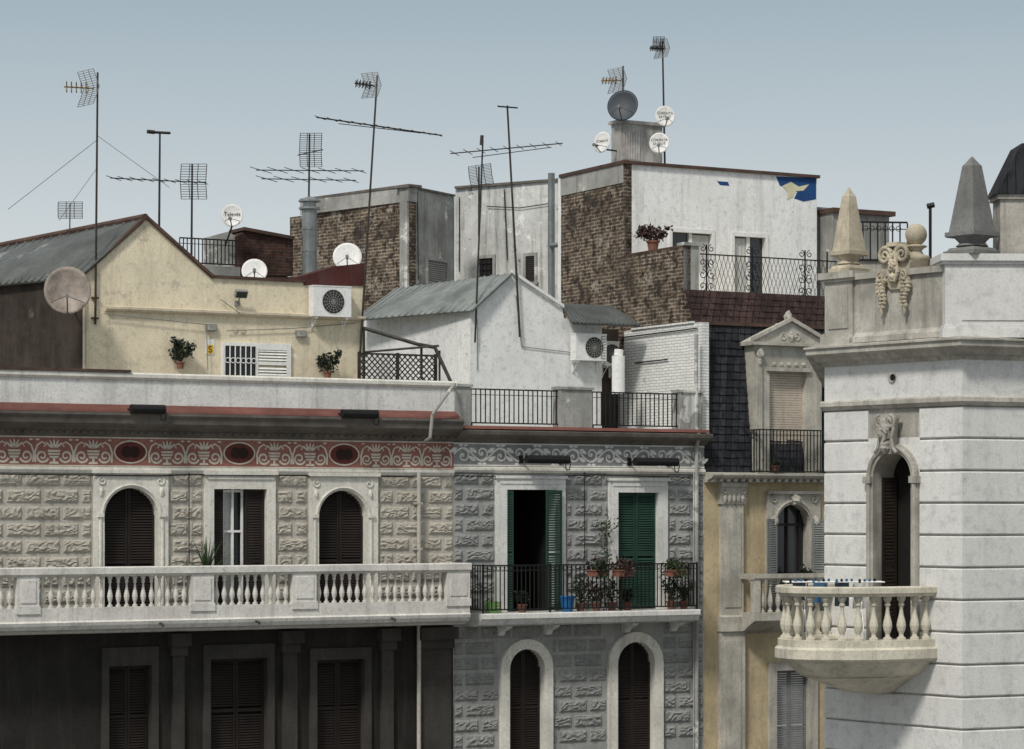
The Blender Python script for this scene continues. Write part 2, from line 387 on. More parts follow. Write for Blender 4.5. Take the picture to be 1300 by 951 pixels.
# ================================================================= GROUND
g=MB(); g.add([(-900,-300,0),(900,-300,0),(900,1800,0),(-900,1800,0)],[(0,1,2,3)]); o=g.build('ground',paving); o['kind']='structure'
g=MB(); g.add([S.W(-60,2.5,.004),S.W(60,2.5,.004),S.W(60,11,.004),S.W(-60,11,.004)],[(0,1,2,3)]); o=g.build('road',asphalt); o['kind']='structure'
g=MB(); g.box(S,-60,60,0.3,2.5,.004,.13); o=g.build('pavement',paving); o['kind']='structure'
# ================================================================= BUILDING A
uA0,uA1=S.u(-60),S.u(575)
def zA(py,o=0): return S.z(300,py,o)
A=thing('apartment_building','beige stone building with dusty pink scroll frieze and long white balustrade balcony','building',S.W(S.u(300),0,0))
zfl=zA(793)
winA=[(118,212,602,131,199,620,True),(259,348,603,270,337,621,False),(392,478,604,403,464,622,True)]
holes=[];excl=[]
for (a,b,t,c,d,t2,ar) in winA:
    holes.append((S.u(c)-.02,S.u(d)+.02,zfl,zA(t2)+.02)); excl.append((S.u(a),S.u(b),zfl,zA(t)))
lowA=[(128,200,818,840,True),(257,347,818,835,False),(392,470,826,840,False)]
lh=[]
for (a,b,t,t2,ar) in lowA: lh.append((S.u(a+8),S.u(b-8),zA(960),zA(t2)))
w=MB(); wall_holes(w,S,uA0,uA1,zA(800),zA(556),0,holes,.3); w.build('wall',flatA,A)
w=MB(); wall_holes(w,S,uA0,uA1,0,zA(800),0,lh,.3); w.build('lower_wall',shadestone,A)  # storey under the balcony, its shade painted into the wall colour
b=MB(); b.box(S,uA0,uA1,-9,-8.8,0,zA(530)); b.box(S,uA0,uA0+.2,-8.8,-.31,0,zA(530)); b.box(S,uA1-.2,uA1,-8.8,-.31,0,zA(530)); b.box(S,uA0+.2,uA1-.2,-8.8,-.31,zA(530)-.3,zA(530)); b.box(S,uA0+.2,uA1-.2,-8.8,-.35,zA(806)-.2,zA(806)); b.build('rear_body',flatA,A)
for (a,b_,t,t2,ar),h in zip(lowA,lh):
    s=MB(); surround(s,S,S.u(a),S.u(b_),h[2],zA(t),h[0]+.02,h[1]-.02,h[3]-.02,-.25,.08,False); wn=s.build('window',shadetrim_spout,A)
    p=MB(); p.sheet(S,[(h[0],h[2]),(h[1],h[2]),(h[1],h[3]),(h[0],h[3])],-.24); p.build('pane',darkroom,wn)
    m=(h[0]+h[1])/2
    for q0_,q1_,oo in ((h[0]+.03,m-.005,-.16),(m+.005,h[1]-.03,-.15)): p=MB(); louver(p,S,q0_,q1_,h[2],h[3]-.03,oo); p.build('shutter',brown,wn)
for a,b_ in ((530,573),(215,235),(355,378),(480,500)):
    s=MB(); s.box(S,S.u(a)+.05,S.u(b_)-.05,0,.1,0,zA(830)); s.box(S,S.u(a),S.u(b_),.0,.17,zA(830),zA(818)); s.box(S,S.u(a)-.04,S.u(b_)+.04,0,.3,zA(818),zA(802))
    s.build('pilaster',shadetrim_spout,A)
rk=MB(); rockwall(rk,S,uA0,uA1,zfl,zA(602),.002,.86,.37,excl,gap=.085,seed=3); rk.build('stone_cladding',stoneA,A)
f=MB(); f.box(S,uA0,uA1,.003,.035,zA(594),zA(557)); f.build('frieze',friA,A)
orn=MB(); h0=zA(594)+.03; H=zA(557)-zA(594)-.06; om=.040
def motif(mb,cu,sc):
    # open fan urn with two big scrolls
    mb.sheet(S,[(cu-.13*sc,h0+.04*H),(cu+.13*sc,h0+.04*H),(cu+.10*sc,h0+.12*H),(cu-.10*sc,h0+.12*H)],om)
    mb.sheet(S,[(cu-.03*sc,h0+.12*H),(cu+.03*sc,h0+.12*H),(cu+.03*sc,h0+.24*H),(cu-.03*sc,h0+.24*H)],om)
    for (zz,ww) in ((.25,.12),(.36,.16),(.47,.17)):
        mb.sheet(S,[(cu-ww*sc*.85,h0+zz*H),(cu+ww*sc*.85,h0+zz*H),(cu+ww*sc,h0+(zz+.075)*H),(cu-ww*sc,h0+(zz+.075)*H)],om)
    for k in range(5): mb.leaf2(S,cu+(k-2)*.02*sc,h0+.60*H,.36*H,.028*sc,PI/2-(k-2)*.42,om+.0005*k)
    for mx in(-1,1):
        mb.ribbon(S,spiral(cu+mx*.30*sc,h0+.32*H,.165*sc,.03,-PI*.9,PI*1.9,26,mx),.055*sc,om,.04*sc)
        mb.ribbon(S,[(cu+mx*.47*sc,h0+.10*H),(cu+mx*.485*sc,h0+.45*H),(cu+mx*.42*sc,h0+.72*H),(cu+mx*.30*sc,h0+.84*H),(cu+mx*.20*sc,h0+.74*H),(cu+mx*.26*sc,h0+.66*H)],.05*sc,om+.002,.03)
        mb.leaf2(S,cu+mx*.36*sc,h0+.92*H,.12*sc,.025*sc,0 if mx>0 else PI,om+.003)
medp=[165,303,436]
mu=[S.u(x) for x in medp]
bounds=[uA0]+mu+[uA1]
for i in range(4):
    a,b_=bounds[i]+(.42 if i else 0),bounds[i+1]-(.42 if i<3 else .05); n=max(1,round((b_-a)/.84)); sp=(b_-a)/n
    for k in range(n): motif(orn,a+sp*(k+.5),sp)
orn.box(S,uA0,uA1,.03,.045,zA(594),zA(594)+.03); orn.box(S,uA0,uA1,.03,.045,zA(557)-.035,zA(557)-.002)
for x in mu: orn.ribbon(S,[(x+.38*math.cos(2*PI*k/28),h0+H/2+.245*math.sin(2*PI*k/28)) for k in range(29)],.03,.0425)
orn.build('frieze_ornament',paleA,A)
for x in mu:
    m_=MB(); m_.disc(S,x,h0+H/2,.35,.215,.046,28); o=m_.build('medallion',redm,A)
    m_=MB(); m_.disc(S,x-.09,h0+H/2,.13,.13,.050); m_.disc(S,x+.09,h0+H/2,.13,.13,.0515); m_.build('medallion_centre',dredm,o)
c=MB(); c.sweep(S,uA0,uA1+.02,[(0,zA(556)),(.1,zA(556)),(.14,zA(551)),(.2,zA(549)),(.42,zA(544)),(.48,zA(541)),(.5,zA(535)),(.55,zA(531)),(.55,zA(528)),(0,zA(526))]); c.build('cornice',cornm,A)
c=MB(); u=uA0
while u<uA1-.1: c.box(S,u,u+.09,.1,.2,zA(553),zA(550)); u+=.19
c.build('dentil_band',cornm,A)
c=MB(); c.sweep(S,uA0,uA1,[(0,zA(602)),(.05,zA(602)),(.09,zA(598)),(.09,zA(595)),(.0,zA(594))]); c.build('moulding',trim,A)
c=MB(); c.sweep(S,uA0,uA1,[(-.2,zA(527)),(.40,zA(527)),(.36,zA(524)),(.12,zA(517)),(-.2,zA(517))]); c.build('red_ledge',redband,A)
c=MB(); c.box(S,uA0,uA1,-.25,.08,zA(517),zA(486)); c.build('parapet',trimw,A)
c=MB(); c.sweep(S,uA0,uA1+.04,[(-.3,zA(486)),(.11,zA(486)),(.15,zA(483)),(.15,zA(479)),(.12,zA(477)),(-.3,zA(477))]); c.build('coping',trim,A)
c=MB(); c.sweep(S,uA0,S.u(163),[(-.26,zA(477)),(.18,zA(477)),(.18,zA(474)),(-.26,zA(474))]); c.build('coping_edge',coping,A)
for idx,((a,b_,t,cL,dR,t2,ar),h) in enumerate(zip(winA,holes)):
    s=MB(); iu0,iu1=S.u(cL,0),S.u(dR,0)
    surround(s,S,S.u(a),S.u(b_),zfl,zA(t),iu0,iu1,zA(t2),-.28,.09,ar)
    s.box(S,S.u(a)-.04,S.u(b_)+.04,.01,.16,zA(t),zA(t)+.08)
    if ar:
        uc=(iu0+iu1)/2; r=(iu1-iu0)/2; zs=zA(t2)-r
        s.tube([S.W(x_,.10,z_) for x_,z_ in spiral(uc,zs,r+.06,r+.06,PI,0,24)],.03,6)
        for mx in(-1,1):
            s.tube([S.W(x_,.10,z_) for x_,z_ in spiral(uc+mx*(r+.05),zA(t)-.17,.11,.02,PI*.5,-PI*2,20,mx)],.02,5)
            s.blob(S.W(uc+mx*(r+.08),.1,zA(t)-.4),.05,.04,.1,idx,.4,8,6)
            s.tube([S.W(uc+mx*(r+.1),.1,zs),S.W(uc+mx*(r+.1),.1,zfl)],.03,6)
            s.box(S,uc+mx*(r+.1)-.07,uc+mx*(r+.1)+.07,.09,.15,zs-.02,zs+.06)
    else:
        s.box(S,S.u(a)+.05,S.u(b_)-.05,.09,.12,zA(t)-.1,zA(t)-.05)
    wn=s.build('window',trim,A)
    if ar:
        clip=archhalf((iu0+iu1)/2,(iu1-iu0)/2-.01,zA(t2)-.01); um=(iu0+iu1)/2
        p=MB(); louver(p,S,iu0+.01,um-.005,zfl+.02,zA(t2),-.17,clip); p.build('shutter',brown,wn)
        p=MB(); louver(p,S,um+.005,iu1-.01,zfl+.02,zA(t2),-.15,clip); p.build('shutter',brown,wn)
        p=MB(); p.sheet(S,[(iu0,zfl),(iu1,zfl),(iu1,zA(t2)),(iu0,zA(t2))],-.27); p.build('pane',darkroom,wn)
    else:
        zt=zA(t2); wd_=iu1-iu0; ga,gb=iu0+wd_*.22,iu0+wd_*.62; gm=(ga+gb)/2
        p=MB(); p.sheet(S,[(iu0,zfl),(iu1,zfl),(iu1,zt),(iu0,zt)],-.27); p.build('pane',glass,wn)
        p=MB(); n=7; a0,a1=ga+.02,gm
        for k in range(n): p.add([S.W(a0+(a1-a0)*k/n,-.25+.015*(k%2),zfl),S.W(a0+(a1-a0)*(k+1)/n,-.25+.015*((k+1)%2),zfl),S.W(a0+(a1-a0)*(k+1)/n,-.25+.015*((k+1)%2),zt-.05),S.W(a0+(a1-a0)*k/n,-.25+.015*(k%2),zt-.05)],[(0,1,2,3)])
        p.build('curtain',curtain,wn)
        p=MB()
        for x in (ga,gm-.025,gb-.05): p.box(S,x,x+.05,-.19,-.14,zfl,zt)
        for zz in (zt-.07,zA(676)): p.box(S,ga+.05,gm-.025,-.185,-.145,zz,zz+.05); p.box(S,gm+.025,gb-.05,-.185,-.145,zz,zz+.05)
        p.build('window_frame',whitep,wn)
        p=MB(); louver(p,S,gb+.01,iu1-.02,zfl+.02,zt,-.06); p.build('shutter',brown,wn)
        p=MB(); louver(p,S,iu0+.01,ga-.01,zfl+.02,zt,-.06,st=.04); p.build('shutter',brown,wn)
ob=1.05
def zAb(py): return S.z(300,py,ob)
bu0,bu1=S.u(-60,ob),S.u(597,ob)
zs1=zAb(768)
b=MB(); b.sweep(S,bu0,bu1,[(0,zAb(800)),(ob-.25,zAb(800)),(ob-.18,zAb(797)),(ob-.05,zAb(795)),(ob,zAb(790)),(ob+.02,zAb(786)),(ob-.02,zAb(784)),(ob-.02,zs1),(ob-.3,zs1),(ob-.3,zAb(784)),(0,zAb(784))]); 
b.box(S,bu1-.3,bu1-.02,0.02,ob-.3,zAb(784),zs1)
bal=b.build('balcony',balm,A)
zr0,zr1=zAb(730),zAb(718)
b=MB(); b.sweep(S,bu0,bu1+.02,[(ob-.30,zr0+.03),(ob-.27,zr0),(ob-.03,zr0),(ob,zr0+.03),(ob+.04,zr0+.06),(ob+.04,zr1-.02),(ob+.02,zr1),(ob-.32,zr1),(ob-.34,zr1-.02),(ob-.34,zr0+.06)])
b.box(S,bu1-.32,bu1,.01,ob-.35,zr0+.01,zr1-.003); b.build('top_rail',balm,bal)
peds=[(22,50),(243,272),(372,402),(568,597)]
for a,c_ in peds:
    a,c_=S.u(a,ob),S.u(c_,ob); b=MB(); b.box(S,a,c_,ob-.28,ob-.004,zs1-.001,zr0+.02); b.box(S,a-.02,c_+.02,ob-.3,ob+.015,zs1-.12,zs1+.05)
    b.box(S,a+.08,c_-.08,ob-.004,ob+.015,zs1+.12,zr0-.06); b.build('pedestal',balm,bal)
gaps=[(-60,22),(50,243),(272,372),(402,568)]
src=None
for a,c_ in gaps:
    a,c_=S.u(a,ob)+.02,S.u(c_,ob)-.02; n=round((c_-a)/.195)
    for k in range(n):
        p=S.W(a+(c_-a)*(k+.5)/n,ob-.15,zs1-.005)
        if src is None: src=baluster_src(p,zr0-zs1+.02,bal,balm,.80); sp0=p
        else: copy_at(src,bal,p-sp0)
for k in range(3):
    p=S.W(bu1-.16,.12+k*.24,zs1-.005); copy_at(src,bal,p-sp0)
for px in (203,325,497):
    b=MB(); q=S.W(S.u(px,ob),ob,zAb(789)); b.tube([q-S.n*.05,q+S.n*.16+Vector((0,0,-.02)),q+S.n*.19-Vector((0,0,.06))],.028,8); b.build('drain_spout',shadetrim_spout,bal)
b=MB(); q=S.u(528); b.tube([S.W(q,.16,zA(598)),S.W(q,.16,0)],.05,8)
for py in (640,700): b.box(S,q-.08,q+.08,.0,.2,zA(py),zA(py)+.05)
b.build('drain_pipe',flatA,A,smooth=False)
b=MB(); b.tube([S.P(577,488,.2),S.P(570,497,.62),S.P(549,526,.66),S.P(546,556,.62),S.P(540,560,.3)],.04,8); b.build('overflow_pipe',concrete,A)
b=MB(); b.tube([S.W(uA0+.0,.12,zA(604)),S.W(S.u(200),.13,zA(605)),S.W(S.u(250),.12,zA(603)),S.W(S.u(523),.12,zA(604))],.013,4); b.build('wall_cable',black,A)
b=MB(); b.tube([S.P(240,600,.1),S.P(240,716,.1)],.012,4); b.build('wall_cable',black,A)
# ================================================================= BUILDING B
uB0,uB1=uA1+.003,S.u(893)
def zB(py,o=0): return S.z(730,py,o)
B=thing('apartment_building','narrow grey stone building with green shutters and black iron balcony','building',S.W(S.u(730),0,0))
obB=.85
zbf=S.z(730,777,obB)
drB=[(628,716,608,642,704,622),(772,846,610,783,834,625)]
hB=[];eB=[]
for (a,b_,t,c_,d,t2) in drB: hB.append((S.u(c_)-.02,S.u(d)+.02,zbf,zB(t2)+.02)); eB.append((S.u(a),S.u(b_),zbf,zB(t)))
loB=[(634,700,813,645,689,822),(771,840,807,782,829,817)]
zlb=zB(960); hL=[]
for (a,b_,t,c_,d,t2) in loB: hL.append((S.u(c_)-.02,S.u(d)+.02,zlb,zB(t2)+.01)); eB.append((S.u(a),S.u(b_),zlb,zB(t)))
w=MB(); wall_holes(w,S,uB0,uB1,0,zB(563),0,hB+hL,.3); w.build('wall',flatB,B)
zt5=zB(548)
b=MB(); b.box(S,uB0,uB1,-9,-8.8,0,zt5); b.box(S,uB0,uB0+.1,-8.8,-.31,0,zt5); b.box(S,uB1-.1,uB1,-8.8,-.31,0,zt5); b.box(S,uB0+.1,uB1-.1,-8.8,-.02,zt5-.3,zt5); b.box(S,uB0+.1,uB1-.1,-8.8,-.35,zbf-.3,zbf-.05); b.build('rear_body',flatB,B)
rk=MB(); rockwall(rk,S,uB0,uB1,zlb,zB(601),.002,.86,.37,eB,gap=.085,seed=50); rk.build('stone_cladding',stoneB,B)
f=MB(); f.box(S,uB0,uB1,.003,.035,zB(593),zB(564)); f.build('frieze',friB,B)
orn=MB(); h0=zB(593); H=zB(564)-h0
orn.box(S,uB0,uB1,.03,.05,h0,h0+.035); orn.box(S,uB0,uB1,.03,.05,h0+H-.035,h0+H-.002)
L=1.15; nn_=int((uB1-uB0)/L)+1; L=(uB1-uB0)/nn_
for k in range(nn_):
    u=uB0+k*L
    orn.ribbon(S,[(u+L*i/20,h0+H*(.5+.27*math.sin(PI*2*i/20))) for i in range(21)],.045,.040)
    for j,sg in ((.25,-1),(.75,1)):
        cu,cz=u+L*j,h0+H*(.5+sg*.06)
        orn.ribbon(S,spiral(cu,cz,.17*L,.025,PI*.5*(-sg)+0,PI*.5*(-sg)+sg*PI*2.3,24),.045,.0415,.03)
        orn.disc(S,cu,cz,.035,.035,.0425,8)
        orn.leaf2(S,u+L*(j+.16),h0+H*(.5-sg*.28),.24,.055,sg*.5,.045); orn.leaf2(S,u+L*(j-.16),h0+H*(.5-sg*.28),.24,.055,PI-sg*.5,.0455)
        orn.leaf2(S,u+L*j,h0+H*(.5-sg*.40),.13,.04,0,.046); orn.leaf2(S,u+L*j,h0+H*(.5-sg*.40),.13,.04,PI,.0465)
orn.build('frieze_ornament',ornB,B)
c=MB(); c.sweep(S,uB0,uB1+.05,[(0,zB(563)),(.08,zB(563)),(.12,zB(560)),(.3,zB(557)),(.36,zB(554)),(.38,zB(550)),(.38,zB(549)),(0,zB(547))]); c.build('cornice',cornm,B)
c=MB(); c.sweep(S,uB0,uB1,[(0,zB(601)),(.06,zB(601)),(.1,zB(598)),(.1,zB(595)),(0,zB(593))]); c.build('moulding',trim,B)
c=MB(); c.sweep(S,uB0,uB1,[(-.3,zB(547)),(.3,zB(547)),(.22,zB(543)),(-.3,zB(543))]); c.build('red_ledge',redband,B)
for i,(a,b_) in enumerate(((574,598),(712,752),(864,892))):
    a,b_=max(S.u(a,.1),uB0),S.u(b_,.1); c=MB(); c.box(S,a,b_,-.3,.1,zB(543),zB(495)); c.sweep(S,a-.02,b_+.04,[(-.34,zB(495)),(.14,zB(495)),(.14,zB(492)),(.1,zB(491)),(-.34,zB(491))]); c.build('terrace_pedestal',concrete,B)
for a,b_ in ((598,712),(752,864)):
    c=MB(); a,b_=S.u(a,-.05),S.u(b_,-.05); railing(c,S,a,b_,zB(539),zB(497),-.05,.125); c.box(S,a,a+.03,-.07,-.03,zB(543),zB(539)); c.box(S,b_-.03,b_,-.07,-.03,zB(543),zB(539)); c.build('terrace_railing',iron,B)
for i,((a,b_,t,c_,d,t2),h) in enumerate(zip(drB,hB)):
    s=MB(); i0,i1=S.u(c_),S.u(d); zt=zB(t2)
    surround(s,S,S.u(a),S.u(b_),zbf,zB(t),i0,i1,zt,-.28,.08,False); s.box(S,S.u(a)-.03,S.u(b_)+.03,.01,.13,zB(t),zB(t)+.07)
    s.box(S,S.u(a)+.1,S.u(b_)-.1,.08,.1,zB(t)-.13,zB(t)-.06)
    dw=s.build('balcony_door',trimw,B)
    if i==0:
        p=MB(); 
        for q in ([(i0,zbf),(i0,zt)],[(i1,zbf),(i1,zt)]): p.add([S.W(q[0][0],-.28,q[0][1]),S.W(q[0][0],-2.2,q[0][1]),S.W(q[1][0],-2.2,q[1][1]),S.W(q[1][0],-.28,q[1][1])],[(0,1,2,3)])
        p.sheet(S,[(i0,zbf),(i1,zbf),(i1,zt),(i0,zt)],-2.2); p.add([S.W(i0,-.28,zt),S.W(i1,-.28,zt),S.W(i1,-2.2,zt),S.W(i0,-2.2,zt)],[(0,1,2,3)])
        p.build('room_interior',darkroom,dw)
        p=MB(); louver(p,S,i0+.005,i0+.19,zbf+.03,zt-.01,.03,st=.035); p.build('shutter',green,dw,label='narrow folded green leaf')
        f2=Frame(S.W(i1-.40,.30,0)[:2],(S.d*.97-S.n*.25)[:2]); p=MB(); louver(p,f2,0,.52,zbf+.03,zt-.01,0); p.build('shutter',green,dw,label='open green louvered leaf')
    else:
        um=(i0+i1)/2
        for q0,q1,oo in ((i0+.01,um-.005,-.1),(um+.005,i1-.01,-.08)):
            p=MB(); louver(p,S,q0,q1,zbf+.03,zt-.01,oo); p.build('shutter',green,dw)
        p=MB(); p.sheet(S,[(i0,zbf),(i1,zbf),(i1,zt),(i0,zt)],-.26); p.build('pane',darkroom,dw)
for (a,b_,t,c_,d,t2),h in zip(loB,hL):
    s=MB(); i0,i1=S.u(c_),S.u(d); inn=surround(s,S,S.u(a),S.u(b_),zlb,zB(t),i0,i1,zB(t2),-.28,.1,True,round_out=True)
    wn=s.build('window',trim,B); uc=(i0+i1)/2; clip=archhalf(uc,(i1-i0)/2-.01,zB(t2)-.01)
    p=MB(); p.sheet(S,inn,-.27); p.build('pane',glass,wn)
    for q0_,q1_ in ((i0+.01,uc-.005),(uc+.005,i1-.01)): p=MB(); louver(p,S,q0_,q1_,zlb,zB(t2),-.15,clip); p.build('shutter',brown,wn)
b=MB(); q0,q1=S.u(611,obB),S.u(889,obB)
zq=S.z(730,791,obB)
b.sweep(S,q0,q1,[(0,zq-.05),(obB-.35,zq-.05),(obB-.2,zq-.02),(obB-.08,zq),(obB-.02,zq+.1),(obB+.02,zq+.14),(obB+.02,zbf-.02),(obB,zbf),(0,zbf)]); balB=b.build('balcony',trimw,B)
zrt=S.z(730,717,obB)
b=MB(); railing(b,S,q0+.08,q1-.06,zbf+.09,zrt,obB-.06,.115)
u=q0+.14
while u<q1-.15:
    b.ribbon(S,spiral(u,zrt-.07,.045,.045,0,2*PI,10),.012,obB-.055); u+=.115
for uu in (q0+.08,q1-.06):
    sf=sideframe(S,uu,0); railing(b,sf,0.01,obB-.08,zbf+.09,zrt,0,.12)
for uu in (q0+.08,S.u(700,obB),S.u(790,obB),q1-.06): b.box(S,uu-.02,uu+.02,obB-.08,obB-.04,zbf,zrt+.03)
b.build('railing',iron,balB)
for px in (640,700,800,860): 
    b=MB(); u=S.u(px,.4); b.prism([S.W(u,0.01,zq-.3),S.W(u,.12,zq-.3),S.W(u,.2,zq-.2),S.W(u,.5,zq-.1),S.W(u,.55,zq-.055),S.W(u,.01,zq-.055)],S.d*.16); b.build('bracket',trimw,balB)
b=MB(); u=S.u(878); b.tube([S.W(u,.1,zB(598)),S.W(u,.1,0)],.022,6); b.build('cable_duct',concrete,B)
b=MB(); u=S.u(888,.25); b.tube([S.W(u,.1,zB(418)),S.W(u,.1,zB(540)),S.W(u-.05,.3,zB(552)),S.W(u,.12,zB(566)),S.W(u,.12,0)],.05,8); b.build('drain_pipe',concrete,B)
b=MB(); b.tube([S.P(577,604,.1),S.P(660,606,.12),S.P(760,603,.12),S.P(876,606,.1)],.012,4); b.build('wall_cable',black,B)
b=MB(); b.tube([S.P(742,598,.08),S.P(742,712,.08)],.01,4); b.build('wall_cable',black,B)
# ================================================================= BUILDING C
uC0,uC1=S.u(893)+.003,S.u(1085)
def zC(py,o=0): return S.z(970,py,o)
C=thing('apartment_building','ochre building with dark slate mansard roof and pedimented dormer','building',S.W(S.u(970),0,0))
i0,i1=S.u(984),S.u(1027); zct=zC(640); zcf=zC(790)
w=MB(); wall_holes(w,S,uC0,uC1,0,zC(612),0,[(i0-.02,i1+.02,zcf,zct+.02),(i0-.02,i1+.02,zC(990),zC(850))],.3); w.build('wall',ochre,C)
s=MB(); surround(s,S,i0-.30,i1+.30,zcf,zC(627),i0,i1,zct,-.28,.09,True)
uc=(i0+i1)/2; r=(i1-i0)/2; zs=zct-r
s.tube([S.W(x_,.10,z_) for x_,z_ in spiral(uc,zs,r+.08,r+.08,PI,0,20)],.04,6)
s.box(S,i0-.33,i1+.33,.01,.18,zC(627),zC(627)+.07)
for mx in(-1,1):
    s.tube([S.W(x_,.11,z_) for x_,z_ in spiral(uc+mx*(r+.09),zC(634),.11,.02,PI*.5,-PI*2,20,mx)],.025,5)
    s.blob(S.W(uc+mx*(r+.12),.14,zs+.1),.1,.06,.12,3,.5,12,8,3)
s.blob(S.W(uc,.14,zC(633)),.12,.08,.14,5,.5,12,8,3)
wn=s.build('window',stoneC,C)
p=MB(); p.sheet(S,[(i0,zcf),(i1,zcf),(i1,zct),(i0,zct)],-.26); p.build('pane',glass,wn)
p=MB()
for x in (i0+.12,uc-.03,i1-.18): p.box(S,x,x+.05,-.25,-.2,zcf,zct-.06)
p.box(S,i0,i1,-.25,-.2,zs-.03,zs+.03); p.build('window_frame',brown,wn)
f2=Frame(S.W(i0-.44,.28,0)[:2],(S.d*.92-S.n*.32)[:2]); p=MB(); louver(p,f2,0,.42,zcf+.1,zs+.15,0); p.build('shutter',greyshut,wn)
f2=Frame(S.W(i1+.02,.13,0)[:2],(S.d*.90+S.n*.30)[:2]); p=MB(); louver(p,f2,0,.42,zcf+.1,zs+.15,0); p.build('shutter',greyshut,wn)
s=MB(); surround(s,S,i0-.22,i1+.22,zC(990),zC(842),i0,i1,zC(852),-.28,.09,False); wn=s.build('window',stoneC,C)
for q0_,q1_ in ((i0,uc),(uc+.01,i1)): p=MB(); louver(p,S,q0_,q1_,zC(990),zC(852),-.15); p.build('shutter',greyshut,wn)
for a,b_ in ((916,944),):
    a,b_=S.u(a,.12),S.u(b_,.12); s=MB(); s.box(S,a,b_,0,.12,zC(780),zC(640)); s.box(S,a+.09,b_-.09,.12,.14,zC(770),zC(650))
    s.sweep(S,a-.05,b_+.05,[(0,zC(640)),(.15,zC(640)),(.15,zC(636)),(.2,zC(620)),(.24,zC(618)),(.24,zC(613)),(0,zC(613))])
    for mx,q in((-1,a+.06),(1,b_-.06)): s.tube([S.W(x_,.2,z_) for x_,z_ in spiral(q,zC(623),.1,.02,PI*.5,-PI*2,18,mx)],.02,5)
    for k in range(5): s.blob(S.W(a+(b_-a)*(k+.5)/5,.18,zC(633)),.05,.04,.1,k,.3,8,6)
    s.sweep(S,a-.06,b_+.06,[(0,zC(800)),(.22,zC(800)),(.2,zC(790)),(.2,zC(782)),(.14,zC(780)),(0,zC(780))]); s.box(S,a-.03,b_+.03,0,.15,0,zC(800)); s.box(S,a+.07,b_-.1,.15,.17,zC(990),zC(812))
    s.build('pilaster',stoneC,C)
oc=.75; q0=S.u(958,oc); q1=S.u(1075,oc); zr=S.z(970,729,oc); zb=S.z(970,778,oc)
b=MB(); b.sweep(S,q0,q1,[(0,zb-.55),(.3,zb-.45),(.55,zb-.3),(oc-.02,zb-.22),(oc,zb-.2),(oc,zb),(0,zb)]); bc=b.build('balcony',stoneC,C)
b=MB(); b.sweep(S,q0-.02,q1,[(oc-.2,zr-.14),(oc+.01,zr-.14),(oc+.03,zr-.1),(oc+.03,zr),(oc-.22,zr),(oc-.22,zr-.1)]); b.box(S,q0-.02,q0+.2,.01,oc-.23,zr-.13,zr-.002); b.build('top_rail',stoneC,bc)
b=MB(); b.box(S,q0,q0+.18,oc-.19,oc,zb-.01,zr-.12); b.build('pedestal',stoneC,bc)
src2=None
for k in range(8):
    p=S.W(q0+.30+k*.24,oc-.1,zb-.005)
    if src2 is None: src2=baluster_src(p,zr-.13-zb+.01,bc,stoneC,.9); sp2=p
    else: copy_at(src2,bc,p-sp2)
c=MB(); c.sweep(S,uC0,uC1,[(0,zC(613)),(.15,zC(613)),(.2,zC(610)),(.4,zC(607)),(.45,zC(604)),(.45,zC(602)),(0,zC(600))]); c.build('cornice',stoneC,C)
c=MB(); u=uC0+.05
while u<uC1-.2: c.box(S,u,u+.1,.15,.34,zC(612),zC(608)); u+=.22
c.build('dentil_band',stoneC,C)
def tiles(mb,fr,u0,u1,oa,za,ob_,zb_,n):
    for k in range(n):
        t0,t1=k/n,(k+1)/n; o0,z0=oa+(ob_-oa)*t0,za+(zb_-za)*t0; o1,z1=oa+(ob_-oa)*t1,za+(zb_-za)*t1
        x=u0; j=0
        while x<u1-.01:
            w_=.20; xa,xb=x,min(x+w_-.006,u1); lift=.02*((j*7+k*5)%4)/4+.025; dz=.012*((j*3+k*11)%5)/5
            mb.add([fr.W(xa,o0+lift,z0-dz),fr.W(xb,o0+lift,z0-dz),fr.W(xb,o1+.005,z1+.01),fr.W(xa,o1+.005,z1+.01),fr.W(xa,o0,z0-dz),fr.W(xb,o0,z0-dz)],[(0,1,2,3),(4,5,1,0)])
            x+=w_ if (j or k%2==0) else w_/2; j+=1
        mb.add([fr.W(u0,o0-.01,z0),fr.W(u1,o0-.01,z0),fr.W(u1,o1-.01,z1),fr.W(u0,o1-.01,z1)],[(0,1,2,3)])
oT=-.9
zk=S.z(893,411,-.45)
m_=MB(); tiles(m_,S,uC0,uC1,0,zC(601),-.45,zk,19); m_.build('slate_roof',slate,C)
zt=S.z(870,368,oT)
m_=MB(); m_.sweep(S,uC0,uC1,[(-.5,zk-.02),(-.38,zk-.02),(-.38,zk+.06),(-.5,zk+.06)]); m_.build('roof_ridge_trim',coping,C)
m_=MB(); tiles(m_,S,uC0,uC1,-.45,zk+.06,oT+.02,zt,5); m_.build('red_tile_roof',slater,C)
m_=MB(); m_.box(S,uC0,uC1,-4,-.95,zt-.25,zt-.02); m_.box(S,uC0,uC1,-9,-8.8,0,zt-.25); m_.build('rear_body',ochre,C)
zd0,zd1=zC(601),S.z(1003,440,.1)
a,b_=S.u(958,.1),S.u(1043,.1); i0,i1=S.u(977,.1),S.u(1024,.1); zot=S.z(1003,472,.1); zob=S.z(1003,600,.1)
s=MB(); surround(s,S,a,b_,zd0,zd1,i0,i1,zot,-.2,.1,False,base=-.9)
um=(a+b_)/2; zp=S.z(1003,409,.1)
s.prism([S.W(a-.12,-.9,zd1+.002),S.W(b_+.12,-.9,zd1+.002),S.W(b_+.12,-.9,zd1+.1),S.W(um,-.9,zp),S.W(a-.12,-.9,zd1+.1)],S.n*1.08)
s.box(S,a-.17,b_+.17,.18,.26,zd1+.005,zd1+.09)
